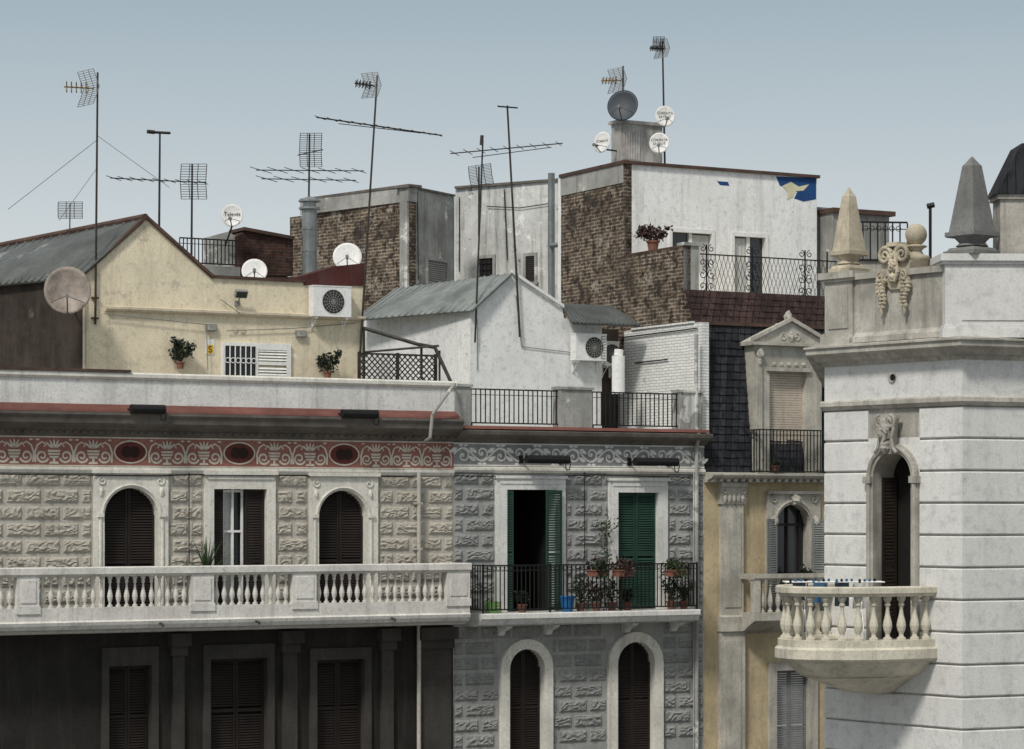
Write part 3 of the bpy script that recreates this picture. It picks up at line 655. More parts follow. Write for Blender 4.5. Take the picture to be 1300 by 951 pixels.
for mx in(-1,1):
    e=a-.17 if mx<0 else b_+.17
    s.prism([S.W(e,.181,zd1+.092),S.W(e,.181,zd1+.19),S.W(um,.181,zp+.12),S.W(um,.181,zp+.02)],S.n*(.09+.003*mx))
    s.tube([S.W(x_,.19,z_) for x_,z_ in spiral(um+mx*.2,zd1+.23,.11,.02,PI*.5,-PI*1.6,18,mx)],.02,5)
    x=a+.12 if mx<0 else b_-.12
    s.box(S,x-.08,x+.08,.1,.16,zd0+.1,zd1-.3)
    s.blob(S.W(x,.17,zd1-.2),.1,.07,.14,9,.4,10,8,3); s.blob(S.W(x,.15,zd1-.42),.06,.05,.12,4,.4,10,8,3)
s.blob(S.W(um,.2,zd1+.25),.1,.06,.12,2,.5); s.box(S,i0-.1,i1+.1,.1,.17,zot+.0,zot+.1)
for k in range(5): s.blob(S.W(i0+(i1-i0)*(k+.5)/5,.13,zot+.18),.07,.04,.06,k,.3,8,6)
s.blob(S.W(um,.08,zp+.14),.1,.08,.14,2,.4)
dm=s.build('dormer_window',stoneC,C)
p=MB(); zbm=S.z(1003,546,.1)
z=zbm-.35
while z<zot-.02: p.sweep(S,i0,i1,[(-.1,z),(-.075,z+.005),(-.075,z+.055),(-.1,z+.06),(-.11,z+.03)]); z+=.062
p.build('roller_blind',beigeshut,dm)
p=MB(); p.sheet(S,[(i0,zob),(i1,zob),(i1,zot),(i0,zot)],-.19); p.build('pane',glass,dm)
p=MB(); x0,x1=S.u(966,.45),S.u(1056,.45); railing(p,S,x0,x1,zC(599),S.z(1003,546,.45),.4,.1,.01)
sf=sideframe(S,x0,0); railing(p,sf,.0,.39,zC(599),S.z(1003,546,.45),0,.1,.01); 
u=x0+.1
while u<x1: p.ribbon(S,spiral(u,zC(585),.05,.03,0,2*PI,10),.012,.41); u+=.2
p.build('dormer_railing',iron,dm)
z0=S.z(970,377,oT); z1=S.z(970,327,oT)
p=MB(); a,b_=S.u(889,oT),S.u(1062,oT)
for z in (z0,z1): p.box(S,a,b_,oT-.02,oT+.02,z-.015,z+.015)
u=a
while u<b_:
    for sg in(1,-1):
        u2=u+sg*.35
        if a<=u2<=b_: p.tube([S.W(u,oT,z0),S.W(u2,oT,z1)],.006,4)
    u+=.13
for px in (897,955,1022,1050):
    u=S.u(px,oT); p.box(S,u-.015,u+.015,oT-.015,oT+.015,z0-.1,z1+.25)
    if px!=1050:
        for mx in(-1,1):
            for j,(zz,rr) in enumerate(((z0+.2,.12),(z0+.5,.13),(z0+.8,.12),(z1+.15,.1))): p.tube([S.W(q_[0],oT+.02,q_[1]) for q_ in spiral(u+mx*.13,zz,rr,.02,PI*(.5 if j%2 else 1.5),PI*(3 if j%2 else -1),16,mx)],.012,4)
p.build('terrace_railing',iron,C)
p=MB(); p.box(S,uC0,S.u(888,oT),oT-.25,oT-.03,zt-.02,S.z(880,312,oT)); p.box(S,uC0-.03,S.u(889,oT)+.03,oT-.3,oT+.02,S.z(880,312,oT),S.z(880,308,oT)); p.build('terrace_pier',concrete,C)
# ================================================================= H attic building
uH=uB1+.0
Hh=thing('attic_building','rooftop building with bare brick flank and flaking white front','building',S.W(uH+2,-6,0))
def uconst_o(px,u):
    lo,hi=-14,1
    for _ in range(50):
        m=(lo+hi)/2; q=S.W(u,m,0)
        if 650+q.x/q.y*FP<px: lo=m
        else: hi=m
    return m
ow=uconst_o(793,uH); ob2=uconst_o(713,uH)
Yc=S.W(uH,ow,0).y; ztH=CZ+(650-208)/FP*Yc
wz0=S.z(940,385,ow); hH=[(S.u(851,ow),S.u(905,ow),S.z(880,352,ow),S.z(880,293,ow)),(S.u(930,ow),S.u(973,ow),wz0+.1,S.z(950,298,ow))]
uHr=S.u(1037,ow)
w=MB(); wall_holes(w,S,uH,uHr,wz0-1,ztH,ow,hH,.2); w.box(S,uHr-.2,uHr-.003,ob2,ow-.01,wz0,ztH); w.box(S,uH,uHr-.21,ob2-.2,ob2,wz0,ztH); w.box(S,uH+.2,uHr-.21,ob2,ow-.21,ztH-.2,ztH); w.build('front_wall',whiteH,Hh)
w=MB()
zbt=CZ+(650-412)/FP*S.W(uH,-1,0).y
w.box(S,uH-.02,uH+.22,ob2,ow+.0,zbt-.6,ztH)
zlow=CZ+(650-318)/FP*S.W(uH,-2,0).y
w.box(S,uH-.02,uH+.22,ow+.001,oT-.03,zbt,zlow)
w.box(S,uH-.02,uH+.22,ob2-4,ob2-.001,zbt-1,zbt+.5)
w.build('brick_flank',brickm,Hh)
w=MB(); w.box(S,uH-.025,uH+.21,ow+.002,oT,zlow,zlow+.05); w.box(S,uH-.08,uH+.1,ob2-.02,ow+.08,ztH,ztH+.09); w.box(S,uH+.1,uHr+.06,ow-.3,ow+.08,ztH,ztH+.08); w.build('coping',coping,Hh)
w=MB(); w.box(S,uH-.045,uH-.021,ob2+.02,ow-.02,ztH-.5,ztH-.002); w.build('concrete_band',concrete,Hh)
w=MB(); w.box(S,uH-.018,uH+.2,-.05,-8,zt5-.2,zbt-.001) ; w.box(S,uH-.06,uH+.2,-.4,-3.4,zbt+.003,zbt+.05); w.build('white_flank',brickw,Hh)
for zz,a0,a1 in ((S.z(830,458,-2),-3.2,-1.6),(S.z(830,423,-2),-4,-.2)):
    w=MB(); w.tube([S.W(uH-.06,a0,zz),S.W(uH-.06,a1,zz+.02)],.018,5); w.build('wall_cable',black,Hh)
for i,h in enumerate(hH):
    s=MB(); surround(s,S,h[0]-.05,h[1]+.05,h[2],h[3]+.05,h[0]+.05,h[1]-.05,h[3]-.06,ow-.15,ow+.03,False,base=ow)
    um=(h[0]+h[1])/2; s.box(S,um-.05,um+.05,ow-.14,ow-.06,h[2],h[3]-.06); s.box(S,h[0]+.05,h[1]-.05,ow-.14,ow-.07,h[2],h[2]+.12)
    wn=s.build('window',whitep,Hh)
    p=MB(); p.sheet(S,[(h[0],h[2]),(h[1],h[2]),(h[1],h[3]),(h[0],h[3])],ow-.13); p.build('pane',glass,wn)
    p=MB(); a0,a1=(um+.06,h[1]-.07) if i==0 else (h[0]+.07,um-.06)
    n=8
    for k in range(n): p.add([S.W(a0+(a1-a0)*k/n,ow-.105+.015*(k%2),h[2]+.12),S.W(a0+(a1-a0)*(k+1)/n,ow-.105+.015*((k+1)%2),h[2]+.12),S.W(a0+(a1-a0)*(k+1)/n,ow-.105+.015*((k+1)%2),h[3]-.1),S.W(a0+(a1-a0)*k/n,ow-.105+.015*(k%2),h[3]-.1)],[(0,1,2,3)])
    p.build('curtain',curtain,wn)
def mp(px,py): return (S.u(px,ow),S.z(px,py,ow))
p=MB(); p.sheet(S,[mp(985,224),mp(1036,226),mp(1036,253),mp(1020,256),mp(1008,252),mp(1012,244),mp(1000,238),mp(990,236)],ow+.005); p.build('mural',blueM,Hh)
p=MB(); p.sheet(S,[mp(993,236),mp(1004,231),mp(1014,237),mp(1027,234),mp(1020,242),mp(1010,243),mp(1006,250),mp(998,254),mp(1001,245)],ow+.010); p.build('mural_figure',yelM,Hh)
p=MB(); p.sheet(S,[mp(910,230),mp(924,231),mp(926,236),mp(914,235)],ow+.005); p.build('painted_patch',blueM,Hh)
p=MB(); u0,u1=uHr+.0,S.u(1064,-3.2); p.box(S,u0+.003,u1+2,-6,ow-.25,wz0,S.z(1050,262,ow)); p.box(S,S.u(1046,ow+.0),u1+1.9,ow-.24,ow+.4,wz0,S.z(1050,272,ow)); p.build('annex',concrete,Hh)
p=MB(); p.box(S,S.u(1046,ow)-.05,u1+2.05,ow-.3,ow+.5,S.z(1050,272,ow)+.002,S.z(1050,266,ow)); p.build('annex_roof',coping,Hh)
och=ow-1.0
def zch(py): return S.z(810,py,och)
p=MB(); p.box(S,S.u(787,och),S.u(841,och),och-.45,och,ztH-.3,zch(158)); p.box(S,S.u(784,och),S.u(845,och),och-.5,och+.06,zch(158),zch(154)); chm=p.build('chimney',concrete,Hh)
p=MB(); a,b_=S.u(790,och),S.u(812,och); p.box(S,a,b_,och+.002,och+.02,zch(204),zch(166))
for k in range(7): p.box(S,a+(b_-a)*k/7+.01,a+(b_-a)*(k+1)/7-.01,och+.02,och+.035,zch(203),zch(167))
p.build('chimney_vent',brownp,chm)
p=MB(); p.tube([S.P(700,385,-8.3),S.P(700,232,-8.3),S.P(700,220,-8.3)],.10,10); p.tube([S.P(714,310,-7.6),S.P(700,312,-8.2)],.07,8); p.build('vent_pipe',galv,Hh)
# ================================================================= G background building
G=thing('background_building','old brick and stained grey rendered building behind the roofs','building',PY(540,650,76)-Vector((0,0,16)))
def wseg(mb,a,b,z0,z1,th=.3):
    A_=Vector((a[0],a[1],0));B_=Vector((b[0],b[1],0)); d=(B_-A_).normalized(); f=Frame(a,(d.x,d.y)); mb.box(f,0,(B_-A_).length,-th,0,z0,z1); return f,(B_-A_).length
def XY(px,Y): return ((px-650)/FP*Y,Y)
zG=CZ+413/FP*74
w=MB(); wseg(w,XY(368,78.0),XY(518,74),CZ+200/FP*74,zG-.42); w.build('brick_wall',brickm,G)
w=MB(); wseg(w,XY(381,77.4),XY(518.3,73.97),zG-.419,zG,.35); f1,L1=wseg(w,XY(518.6,74),XY(577,76.2),CZ+180/FP*74,zG-.03,.3); w.build('concrete_wall',concrete,G)
w=MB(); wseg(w,XY(381,77.4),XY(519,73.9),zG,zG+.07,.5); wseg(w,XY(519,73.9),XY(578,76.1),zG-.028,zG+.03,.5); w.build('coping',cornm,G)
w=MB(); zg2=CZ+418/FP*76.5; f2_,L2=wseg(w,XY(578,78.0),XY(716,76),CZ+150/FP*74,zg2,.3); w.build('rendered_wall',greyren,G)
w=MB(); wseg(w,XY(577,77.9),XY(718,75.9),zg2,zg2+.07,.5); 
w.build('coping',cornm,G)
def smallwin(fr,px0,px1,py0,py1,parent,mat_frame=brown,bars=True):
    u0,u1=fr.u(px0),fr.u(px1); z0,z1=fr.z(px0,py1),fr.z(px0,py0)
    s=MB(); surround(s,fr,u0-.04,u1+.04,z0-.04,z1+.06,u0+.04,u1-.04,z1-.04,.01,.06,False); s.box(fr,u0-.08,u1+.08,.0,.1,z0-.12,z0-.04)
    wn=s.build('window',concrete,parent)
    p=MB(); p.sheet(fr,[(u0,z0),(u1,z0),(u1,z1),(u0,z1)],.015); p.build('pane',glass,wn)
    p=MB()
    if bars:
        n=4
        for k in range(n+1): x=u0+(u1-u0)*k/n; p.box(fr,x-.015,x+.015,.03,.05,z0,z1)
        for k in range(4): z=z0+(z1-z0)*k/3; p.box(fr,u0,u1,.035,.055,z-.012,z+.012)
    else:
        z=z0
        while z<z1-.03: p.sweep(fr,u0+.04,u1-.04,[(.02,z),(.045,z),(.025,z+.05),(.02,z+.05)]); z+=.06
    p.build('window_grille' if bars else 'shutter',mat_frame,wn)
smallwin(f1,541,567,328,355,G,plastic,False)
smallwin(f2_,608,628,327,351,G); smallwin(f2_,667,681,324,357,G,brown,False)
for pp in ([f2_.P(583,250,.05),f2_.P(583,345,.05)],[f2_.P(618,262,.06),f2_.P(660,264,.06),f2_.P(700,258,.06)],[f2_.P(640,240,.06),f2_.P(644,330,.06)],[f1.P(530,244,.05),f1.P(531,355,.05)]):
    w=MB(); w.tube(pp,.014,4); w.build('wall_cable',black,G)
K=thing('brick_chimney_stack','low dark red brick stack with sloping top beside the metal flue','chimney',S.W(S.u(335,-5.5),-5.5,zA(527)))
w=MB(); w.prism([S.P(300,350,-5.5),S.P(372,350,-5.5),S.P(372,303,-5.5),S.P(345,298,-5.5),S.P(312,293,-5.5),S.P(300,300,-5.5)],-S.n*.8); w.prism([S.W(S.u(300,-5.5),-5.52,0+zA(527)),S.W(S.u(372,-5.5),-5.52,zA(527)),S.W(S.u(372,-5.5),-5.52,S.z(335,350,-5.5)),S.W(S.u(300,-5.5),-5.52,S.z(335,350,-5.5))],-S.n*.7); w.build('brick_stack',brickd,K)
w=MB(); w.prism([S.P(310,292,-5.4),S.P(374,304,-5.4),S.P(374,300,-5.4),S.P(310,288,-5.4)],-S.n*1); w.build('stack_cap',coping,K)
w=MB(); w.prism([S.P(268,350,-5.6),S.P(299,350,-5.6),S.P(299,300,-5.6),S.P(290,294,-5.6),S.P(268,300,-5.6)],-S.n*.5); w.build('concrete_block',concrete,K)
Fl=thing('metal_flue','galvanised round flue pipe with wide cap rising behind cream house','flue',S.P(393,352,-4.5))
w=MB(); w.tube([S.P(393,352,-4.5),S.P(393,266,-4.5)],.19,14); w.build('pipe',galv,Fl,smooth=False)
w=MB(); q=S.P(393,266,-4.5); w.lathe(q,[(.2,-.02),(.27,.0),(.27,.05),(.17,.08),(.17,.18),(.28,.19),(.28,.23),(.06,.32)],16); w.build('cap',galv,Fl)
for py in (292,320): w=MB(); q=S.P(393,py,-4.5); w.lathe(q,[(.19,0),(.2,0),(.2,.04),(.19,.04)],14); w.build('pipe_joint',galv,Fl)
# ================================================================= CREAM HOUSE
oc1=-2.0
Cr=thing('rooftop_house','cream plastered rooftop house with gable and metal roof','house',S.W(S.u(280,oc1),oc1,zA(527)))
zbase=zA(530)
poly=[(105,352),(185,278),(268,353),(385,359),(386,359),(462,362)]
pts=[S.P(x,y,oc1) for x,y in poly]; pb=[Vector((pts[-1].x,pts[-1].y,zbase)),Vector((pts[0].x,pts[0].y,zbase))]
w=MB(); w.prism(pts+pb,-S.n*.35); w.build('front_wall',cream,Cr)
p0=pts[0]; pL=PY(-70,355,63.2); 
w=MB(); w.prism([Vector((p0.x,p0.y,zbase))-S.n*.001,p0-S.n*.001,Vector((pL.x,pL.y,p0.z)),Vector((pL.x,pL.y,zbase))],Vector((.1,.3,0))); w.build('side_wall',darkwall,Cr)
def strip(mb,pp,h,o0,o1):
    for (a,b) in zip(pp,pp[1:]):
        A_,B_=S.P(*a,oc1),S.P(*b,oc1); A_-=S.n*(-o0); B_-=S.n*(-o0)
        mb.prism([A_,B_,B_+Vector((0,0,h)),A_+Vector((0,0,h))],S.n*(o1-o0))
w=MB(); strip(w,[(101,355),(185,278)],.09,-.4,.08); strip(w,[(185,278),(270,354)],.091,-.4,.081); strip(w,[(268,353),(386,359)],.07,-.4,.06)
w.build('verge_coping',coping,Cr)
w=MB(); zc_=S.z(200,398,oc1); prof=[(oc1,zc_),(oc1+.1,zc_+.02),(oc1+.13,zc_+.06),(oc1+.13,zc_+.11),(oc1,zc_+.14)]; w.sweep(S,S.u(133,oc1),S.u(462,oc1)-.01,prof); w.build('string_course',creamtrim,Cr)
for pp in ([S.P(132,398,oc1+.1),S.P(262,412,oc1+.1),S.P(264,470,oc1+.1)],[S.P(288,420,oc1+.06),S.P(370,417,oc1+.06),S.P(452,410,oc1+.06)],[S.P(280,380,oc1+.06),S.P(305,398,oc1+.15)],[S.P(109,360,oc1+.04),S.P(109,470,oc1+.04)]):
    w=MB(); w.tube(pp,.011,4); w.build('wall_cable',plastic,Cr)
w=MB(); w.prism([S.P(386,362,oc1+.03),S.P(463.5,363,oc1+.03),S.P(463.5,334,oc1+.03),S.P(425,338,oc1+.03),S.P(400,346,oc1+.03),S.P(386,350,oc1+.03)],-S.n*.9); w.build('maroon_parapet',maroon,Cr)
def ribroof(mb,a,b,c,d,n,r=.03,th=.05,courses=3):
    nrm=(b-a).cross(d-a).normalized()
    if nrm.z<0: nrm=-nrm
    mb.prism([a,b,c,d],-nrm*th)
    for k in range(n+1):
        t=k/n; p,q=a.lerp(b,t),d.lerp(c,t); mb.tube([p+nrm*.01,q+nrm*.01],r,6)
    for k in range(1,courses):
        t=k/courses; mb.tube([a.lerp(d,t),b.lerp(c,t)],.015,4)
rA=S.P(185,277,oc1-.0); rB=PY(-60,298,66.8); rB.z=rA.z-.25; eA=S.P(101,352,oc1+.1); eB_=PY(-80,355,63.0); eB_.z=eA.z
w=MB(); ribroof(w,rA,rB,eB_,eA,22,.035); w.build('metal_roof',metalroof,Cr)
w=MB(); w.tube([rA+Vector((0,0,.03)),rB+Vector((0,0,.03))],.08,8); w.build('roof_ridge_trim',coping,Cr)
u0,u1,um=S.u(284,oc1),S.u(365,oc1),S.u(324,oc1); z0,z1=S.z(320,482,oc1),S.z(320,440,oc1)
s=MB(); surround(s,S,u0-.06,u1+.06,z0-.1,z1+.08,u0,u1,z1,oc1+.01,oc1+.07,False,base=oc1); wn=s.build('window',whitep,Cr)
p=MB(); p.sheet(S,[(u0,z0),(um,z0),(um,z1),(u0,z1)],oc1+.015); p.build('pane',glass,wn)
p=MB(); louver(p,S,um,u1,z0,z1,oc1+.05,pitch=.07); p.build('shutter',whitep,wn)
p=MB()
for k in range(7): x=u0+(um-u0)*k/6; p.box(S,x-.012,x+.012,oc1+.05,oc1+.07,z0,z1)
for k in range(6):
    x=u0+(um-u0)*(k+.5)/6; p.ribbon(S,spiral(x,(z0+z1)/2+.05,.06,.06,0,2*PI,10),.02,oc1+.08)
p.build('window_grille',whitep,wn)
for x,y in ((298,418),(308,419)): p=MB(); p.disc(S,S.u(x,oc1),S.z(x,y,oc1),.07,.09,oc1+.02,12); p.build('plaque',creamtrim,Cr)
Rl=thing('roof_railing','short black railing behind the cream gable roof','railing',S.P(255,330,-5))
p=MB(); railing(p,S,S.u(228,-5),S.u(300,-5),S.z(250,334,-5),S.z(250,303,-5),-5,.1); p.build('rail',iron,Rl)
p=MB(); p.box(S,S.u(226,-5),S.u(303,-5),-5.2,-4.9,zbase,S.z(250,337,-5)); p.build('base_wall',concrete,Rl)
# ================================================================= WHITE GABLE HOUSE
oW=-3.0
Wh=thing('rooftop_house','white gabled rooftop house with pale ribbed metal roof','house',S.W(S.u(650,oW),oW,zB(545)))
zb5=zB(547)
pts=[S.P(x,y,oW) for x,y in ((597,391),(650,348),(714,392),(716,404),(764,406))]
w=MB(); w.prism(pts+[Vector((pts[-1].x,pts[-1].y,zb5)),Vector((pts[0].x,pts[0].y,zb5))],-S.n*.3); w.build('gable_wall',whitewall,Wh)
p0=pts[0]; pL=PY(455,398,69.5); w=MB(); w.prism([Vector((p0.x,p0.y,zb5)),Vector(p0),Vector((pL.x,pL.y,p0.z)),Vector((pL.x,pL.y,zb5))],Vector((.05,.3,0))); w.build('side_wall',whitewall,Wh)
rA=S.P(650,347,oW+.12); rB=PY(505,352,70.5); rB.z=rA.z; eA=S.P(599,394,oW+.25); eB_=PY(450,397,68.6); eB_.z=eA.z
w=MB(); ribroof(w,rA,rB,eB_,eA,18,.028); w.build('metal_roof',metalroof2,Wh)
w=MB()
A_,B_=S.P(648,347,oW),S.P(714,391,oW); w.prism([A_,B_,B_+Vector((0,0,.08)),A_+Vector((0,0,.08))],S.n*.1)
w.build('verge_coping',whitep,Wh)
a=S.P(712,386,oW-.5); b_=S.P(775,392,oW-.5); c_=S.P(812,413,oW+.6); d=S.P(728,410,oW+.6); b_.z=a.z; d.z=c_.z
w=MB(); ribroof(w,a,b_,c_,d,16,.025); w.build('lean_to_roof',metalroof,Wh)
w=MB(); u=S.u(764,oW); w.box(S,u,S.u(800,oW)+.3,oW-1.3,oW-1.1,zb5,S.z(780,418,oW-1.1)); w.build('recess_wall',darkwall,Wh)
w=MB(); w.tube([S.P(785,500,-2.2),S.P(785,452,-2.2)],.17,14); w.tube([S.P(785,452,-2.2),S.P(786,444,-2.2)],.12,14); w.build('water_heater_flue',whitep,Wh)
for pp in ([S.P(606,405,oW+.03),S.P(606,470,oW+.03)],[S.P(655,375,oW+.03),S.P(662,440,oW+.03),S.P(730,448,oW+.03)]):
    w=MB(); w.tube(pp,.011,4); w.build('wall_cable',plastic,Wh)
# ================================================================= BUILDING D
P1=Vector(XY(1050,47)); P2=Vector(XY(1222,44.5)); P3=Vector(XY(1345,45.3)); P0=Vector(XY(1068,60)); P4=Vector(XY(1345,60))
DF=Frame(P1,(P2-P1)); DR=Frame(P2,(P3-P2)); LD=(P2-P1).length
D_=thing('corner_building','pale grey banded stone corner tower with obelisk parapet and bowed balcony','building',Vector(((P1.x+P2.x)/2,45.75,0)))
def zD(py,px=1180): return DF.z(px,py)
pathD=[P0,P1,P2,P3]
dl,dr=DF.u(1113),DF.u(1161); dzt=DF.z(1132,574); zdf=13.75
w=MB(); wall_holes(w,DF,0,LD,0,zD(436),0,[(dl-.02,dr+.02,zdf,dzt+.02)],.5)
w.add([(P0.x,P0.y,0),(P1.x,P1.y,0),(P1.x,P1.y,zD(436)),(P0.x,P0.y,zD(436))],[(0,1,2,3)]); w.add([(P2.x,P2.y,0),(P3.x,P3.y,0),(P3.x,P3.y,zD(436)),(P2.x,P2.y,zD(436))],[(0,1,2,3)])
w.add([(p.x,p.y,zD(436)) for p in (P0,P1,P2,P3,P4)],[(0,1,2,3,4)]); w.add([(P3.x,P3.y,0),(P4.x,P4.y,0),(P4.x,P4.y,zD(436)),(P3.x,P3.y,zD(436))],[(0,1,2,3)]); w.add([(P4.x,P4.y,0),(P0.x,P0.y,0),(P0.x,P0.y,zD(436)),(P4.x,P4.y,zD(436))],[(0,1,2,3)])
w.build('wall',stoneDw,D_)
w=MB(); zc=zD(518); ch=.555
sl,sr=dl-.16,dr+.16
while zc>0.6:
    a,b_=zc-ch+.03,zc-.0
    prof=[(.001,a),(.03,a),(.05,a+.02),(.05,b_-.02),(.03,b_),(.001,b_)]
    if b_>zdf-.2 and a<dzt+.25:
        q1=DF.W(sl,0,0); q2=DF.W(sr,0,0); w.path([P0,P1,q1],prof); w.path([q2,P2,P3],prof)
    else: w.path(pathD,prof)
    zc-=ch
w.build('stone_courses',stoneD,D_)
w=MB(); w.path(pathD,[(.001,zD(504)),(.045,zD(504)),(.045,zD(457)),(.001,zD(457))]); w.build('entablature',stoneD,D_)
w=MB(); zx=zD(504); w.path(pathD,[(0,zx-.17),(.06,zx-.17),(.1,zx-.12),(.13,zx-.1),(.13,zx-.03),(.1,zx),(0,zx)]); w.build('string_course',stoneDw,D_)
w=MB(); zx=zD(457); zy=zD(432); w.path(pathD,[(0,zx-.02),(.08,zx-.02),(.11,zx+.04),(.2,zx+.07),(.26,zx+.14),(.36,zx+.17),(.38,zx+.19),(.38,zx+.27),(.42,zx+.29),(.42,zy-.02),(.1,zy+.03),(0,zy+.03)]); w.build('cornice',stoneDw,D_)
w=MB(); q=DF.P(1133,479,.05); w.tube([q-DF.n*.02,q+DF.n*.03],.09,16); w.build('vent_ring',stoneDw,D_)
w=MB(); q=DF.P(1133,479,.085); w.tube([q-DF.n*.01,q+DF.n*.001],.06,16); w.build('vent_hole',darkroom,D_)
s=MB(); inn=surround(s,DF,dl-.15,dr+.15,zdf,dzt+.15,dl,dr,dzt,-.45,.1,True,round_out=True); uc=(dl+dr)/2; r=(dr-dl)/2; zs=dzt-r
pp=[(dl-.09,zdf)]+spiral(uc,zs,r+.09,r+.09,PI,0,24)+[(dr+.09,zdf)]
s.tube([DF.W(a,.11,b_) for a,b_ in pp],.045,8)
for sgn in(-1,1): s.box(DF,(uc+sgn*(r+.1))-.09,(uc+sgn*(r+.1))+.09,.05,.17,zs-.1,zs+.02)
dd=s.build('balcony_door',stoneDw,D_)
for sgn in(-1,1):
    s=MB(); an=[PI/2+sgn*PI/2*k/8 for k in range(9)]; Ro=r+.15
    pts=[(uc+Ro*math.cos(a),zs+Ro*math.sin(a)) for a in an]; e=uc-sgn*(Ro+.012)
    s.sheet(DF,pts+[(e,zs),(e,dzt+.25),(uc,dzt+.25)],.04); s.build('spandrel',stoneD,dd)
p=MB(); p.sheet(DF,[(u_,z_) for u_,z_ in inn],-.44); p.build('pane',darkroom,dd)
p=MB(); clip=archhalf(uc,r-.02,dzt-.01); louver(p,DF,uc+.1,dr-.01,zdf,dzt,-.36,clip); p.build('shutter',brown,dd)
p=MB(); fA=Frame(DF.W(dl+.04,-.1,0)[:2],(-DF.n*.9+DF.d*.2)[:2]); louver(p,fA,0,.3,zdf,zs,0); p.build('shutter',brown,dd)
s=MB(); kz=dzt+.08
s.prism([DF.W(uc-.1,.1,kz-.12),DF.W(uc+.1,.1,kz-.12),DF.W(uc+.17,.1,kz+.5),DF.W(uc-.17,.1,kz+.5)],DF.n*.14)
for mx in(-1,1):
    s.tube([DF.W(a,.26,b_) for a,b_ in spiral(uc+mx*.12,kz+.44,.12,.02,PI*.5,-PI*2.2,24,mx)],.035,6)
    s.tube([DF.W(a,.26,b_) for a,b_ in [(uc+mx*.2,kz+.36),(uc+mx*.14,kz+.15),(uc+mx*.18,kz-.02),(uc+mx*.26,kz-.1)]],.03,6)
s.blob(DF.W(uc,.28,kz+.3),.12,.12,.2,1,.5,12,10,3); s.blob(DF.W(uc,.27,kz+.02),.09,.09,.12,2,.5,12,10,3)
s.box(DF,uc-.22,uc+.22,.1,.28,kz+.5,kz+.56)
s.build('keystone',stoneDw,dd)
zp0=zD(432)+.03
w=MB(); a,b_=DF.u(1086),DF.u(1204); w.box(DF,a,b_,-.3,.05,zp0-.02,DF.z(1150,350)); w.box(DF,a,b_,-.35,.12,DF.z(1150,350),DF.z(1150,342)); w.build('parapet',stoneDw,D_)
w=MB(); w.sweep(DF,a,b_,[(.05,zp0),(.16,zp0),(.16,zp0+.1),(.05,zp0+.18)]); w.build('parapet_base',stoneDw,D_)
def pedestal(fr,u0,u1,z0,z1,o0,o1,mat):
    s=MB(); s.box(fr,u0,u1,o0,o1,z0,z1); s.box(fr,u0-.06,u1+.06,o0-.06,o1+.06,z0+.001,z0+.16); s.box(fr,u0-.03,u1+.03,o0-.03,o1+.03,z0+.16,z0+.22)
    s.box(fr,u0-.05,u1+.05,o0-.05,o1+.05,z1-.17,z1-.12); s.box(fr,u0-.09,u1+.09,o0-.09,o1+.09,z1-.12,z1)
    w_=u1-u0; s.box(fr,u0+w_*.15,u1-w_*.15,o1,o1+.02,z0+.3,z1-.27)
    return s.build('pedestal',mat,D_)
def obelisk(c,w,h,hb,mat,parent):
    s=MB()
    rot=math.atan2(DF.d.y,DF.d.x)+PI/4
    q=w/2*1.414
    s.lathe(c,[(q*1.25,0),(q*1.25,.07),(q*1.1,.08),(q*1.0,.12),(q*.95,.13)],4,rot)
    s.lathe(c+Vector((0,0,.13)),[(q*.5,0),(q*.72,.03),(q*.55,.08),(q*.8,hb-.13)],12)
    s.lathe(c+Vector((0,0,hb)),[(q*1.1,0),(q*1.18,.02),(q*1.18,.09),(q*1.0,.1),(q*.42,h-.16),(q*.3,h-.12),(0.01,h)],4,rot)
    return s.build('obelisk',mat,parent)
pl0,pl1=DF.u(1052),DF.u(1087); zt1=DF.z(1070,346)
pd=pedestal(DF,pl0,pl1,zp0-.02,zt1,-.45,.1,stoneDw)
c_=DF.W((pl0+pl1)/2,-.17,zt1+.001); Yq=c_.y
obelisk(c_,.42,1.24,.30,stoneDt,pd)
FR=Frame(XY(1200,44.55),(1,.03)); zt2=CZ+(650-322)/FP*44.5
pd=pedestal(FR,0,FR.u(1340),zp0-.02,zt2,-.9,.0,stoneD)
c_=FR.W(FR.u(1234,-.3),-.3,zt2+.001)
obelisk(c_,.56,1.40,.31,stoneDg,pd)
c_=FR.W(FR.u(1238,-2.2),-2.2,zt2-.2); obelisk(c_,.42,.55,.35,stoneDt,pd)
s=MB(); q0=FR.u(1270,-.2); zz1=CZ+(650-252)/FP*44.7; s.box(FR,q0,q0+.9,-.8,-.2,zt2+.002,zz1); s.box(FR,q0-.05,q0+.95,-.85,-.15,zz1,zz1+.08); tp=s.build('pier',stoneDw,D_)
s=MB(); s.prism([FR.W(q0-.08,-.1,zz1+.082),FR.W(q0+.98,-.1,zz1+.082),FR.W(q0+.6,-.1,zz1+.95),FR.W(q0+.35,-.1,zz1+.95)],-FR.n*.9); s.build('pier_roof',slate,tp)
s=MB(); cu=DF.u(1142)
zt_=lambda y: DF.z(1138,y)
s.prism([DF.W(cu+a_,.10,zt_(y_)) for a_,y_ in ((-.30,356),(-.34,335),(-.2,318),(-.08,312),(.08,312),(.2,318),(.34,335),(.30,356),(.12,368),(-.12,368))],-DF.n*.35)
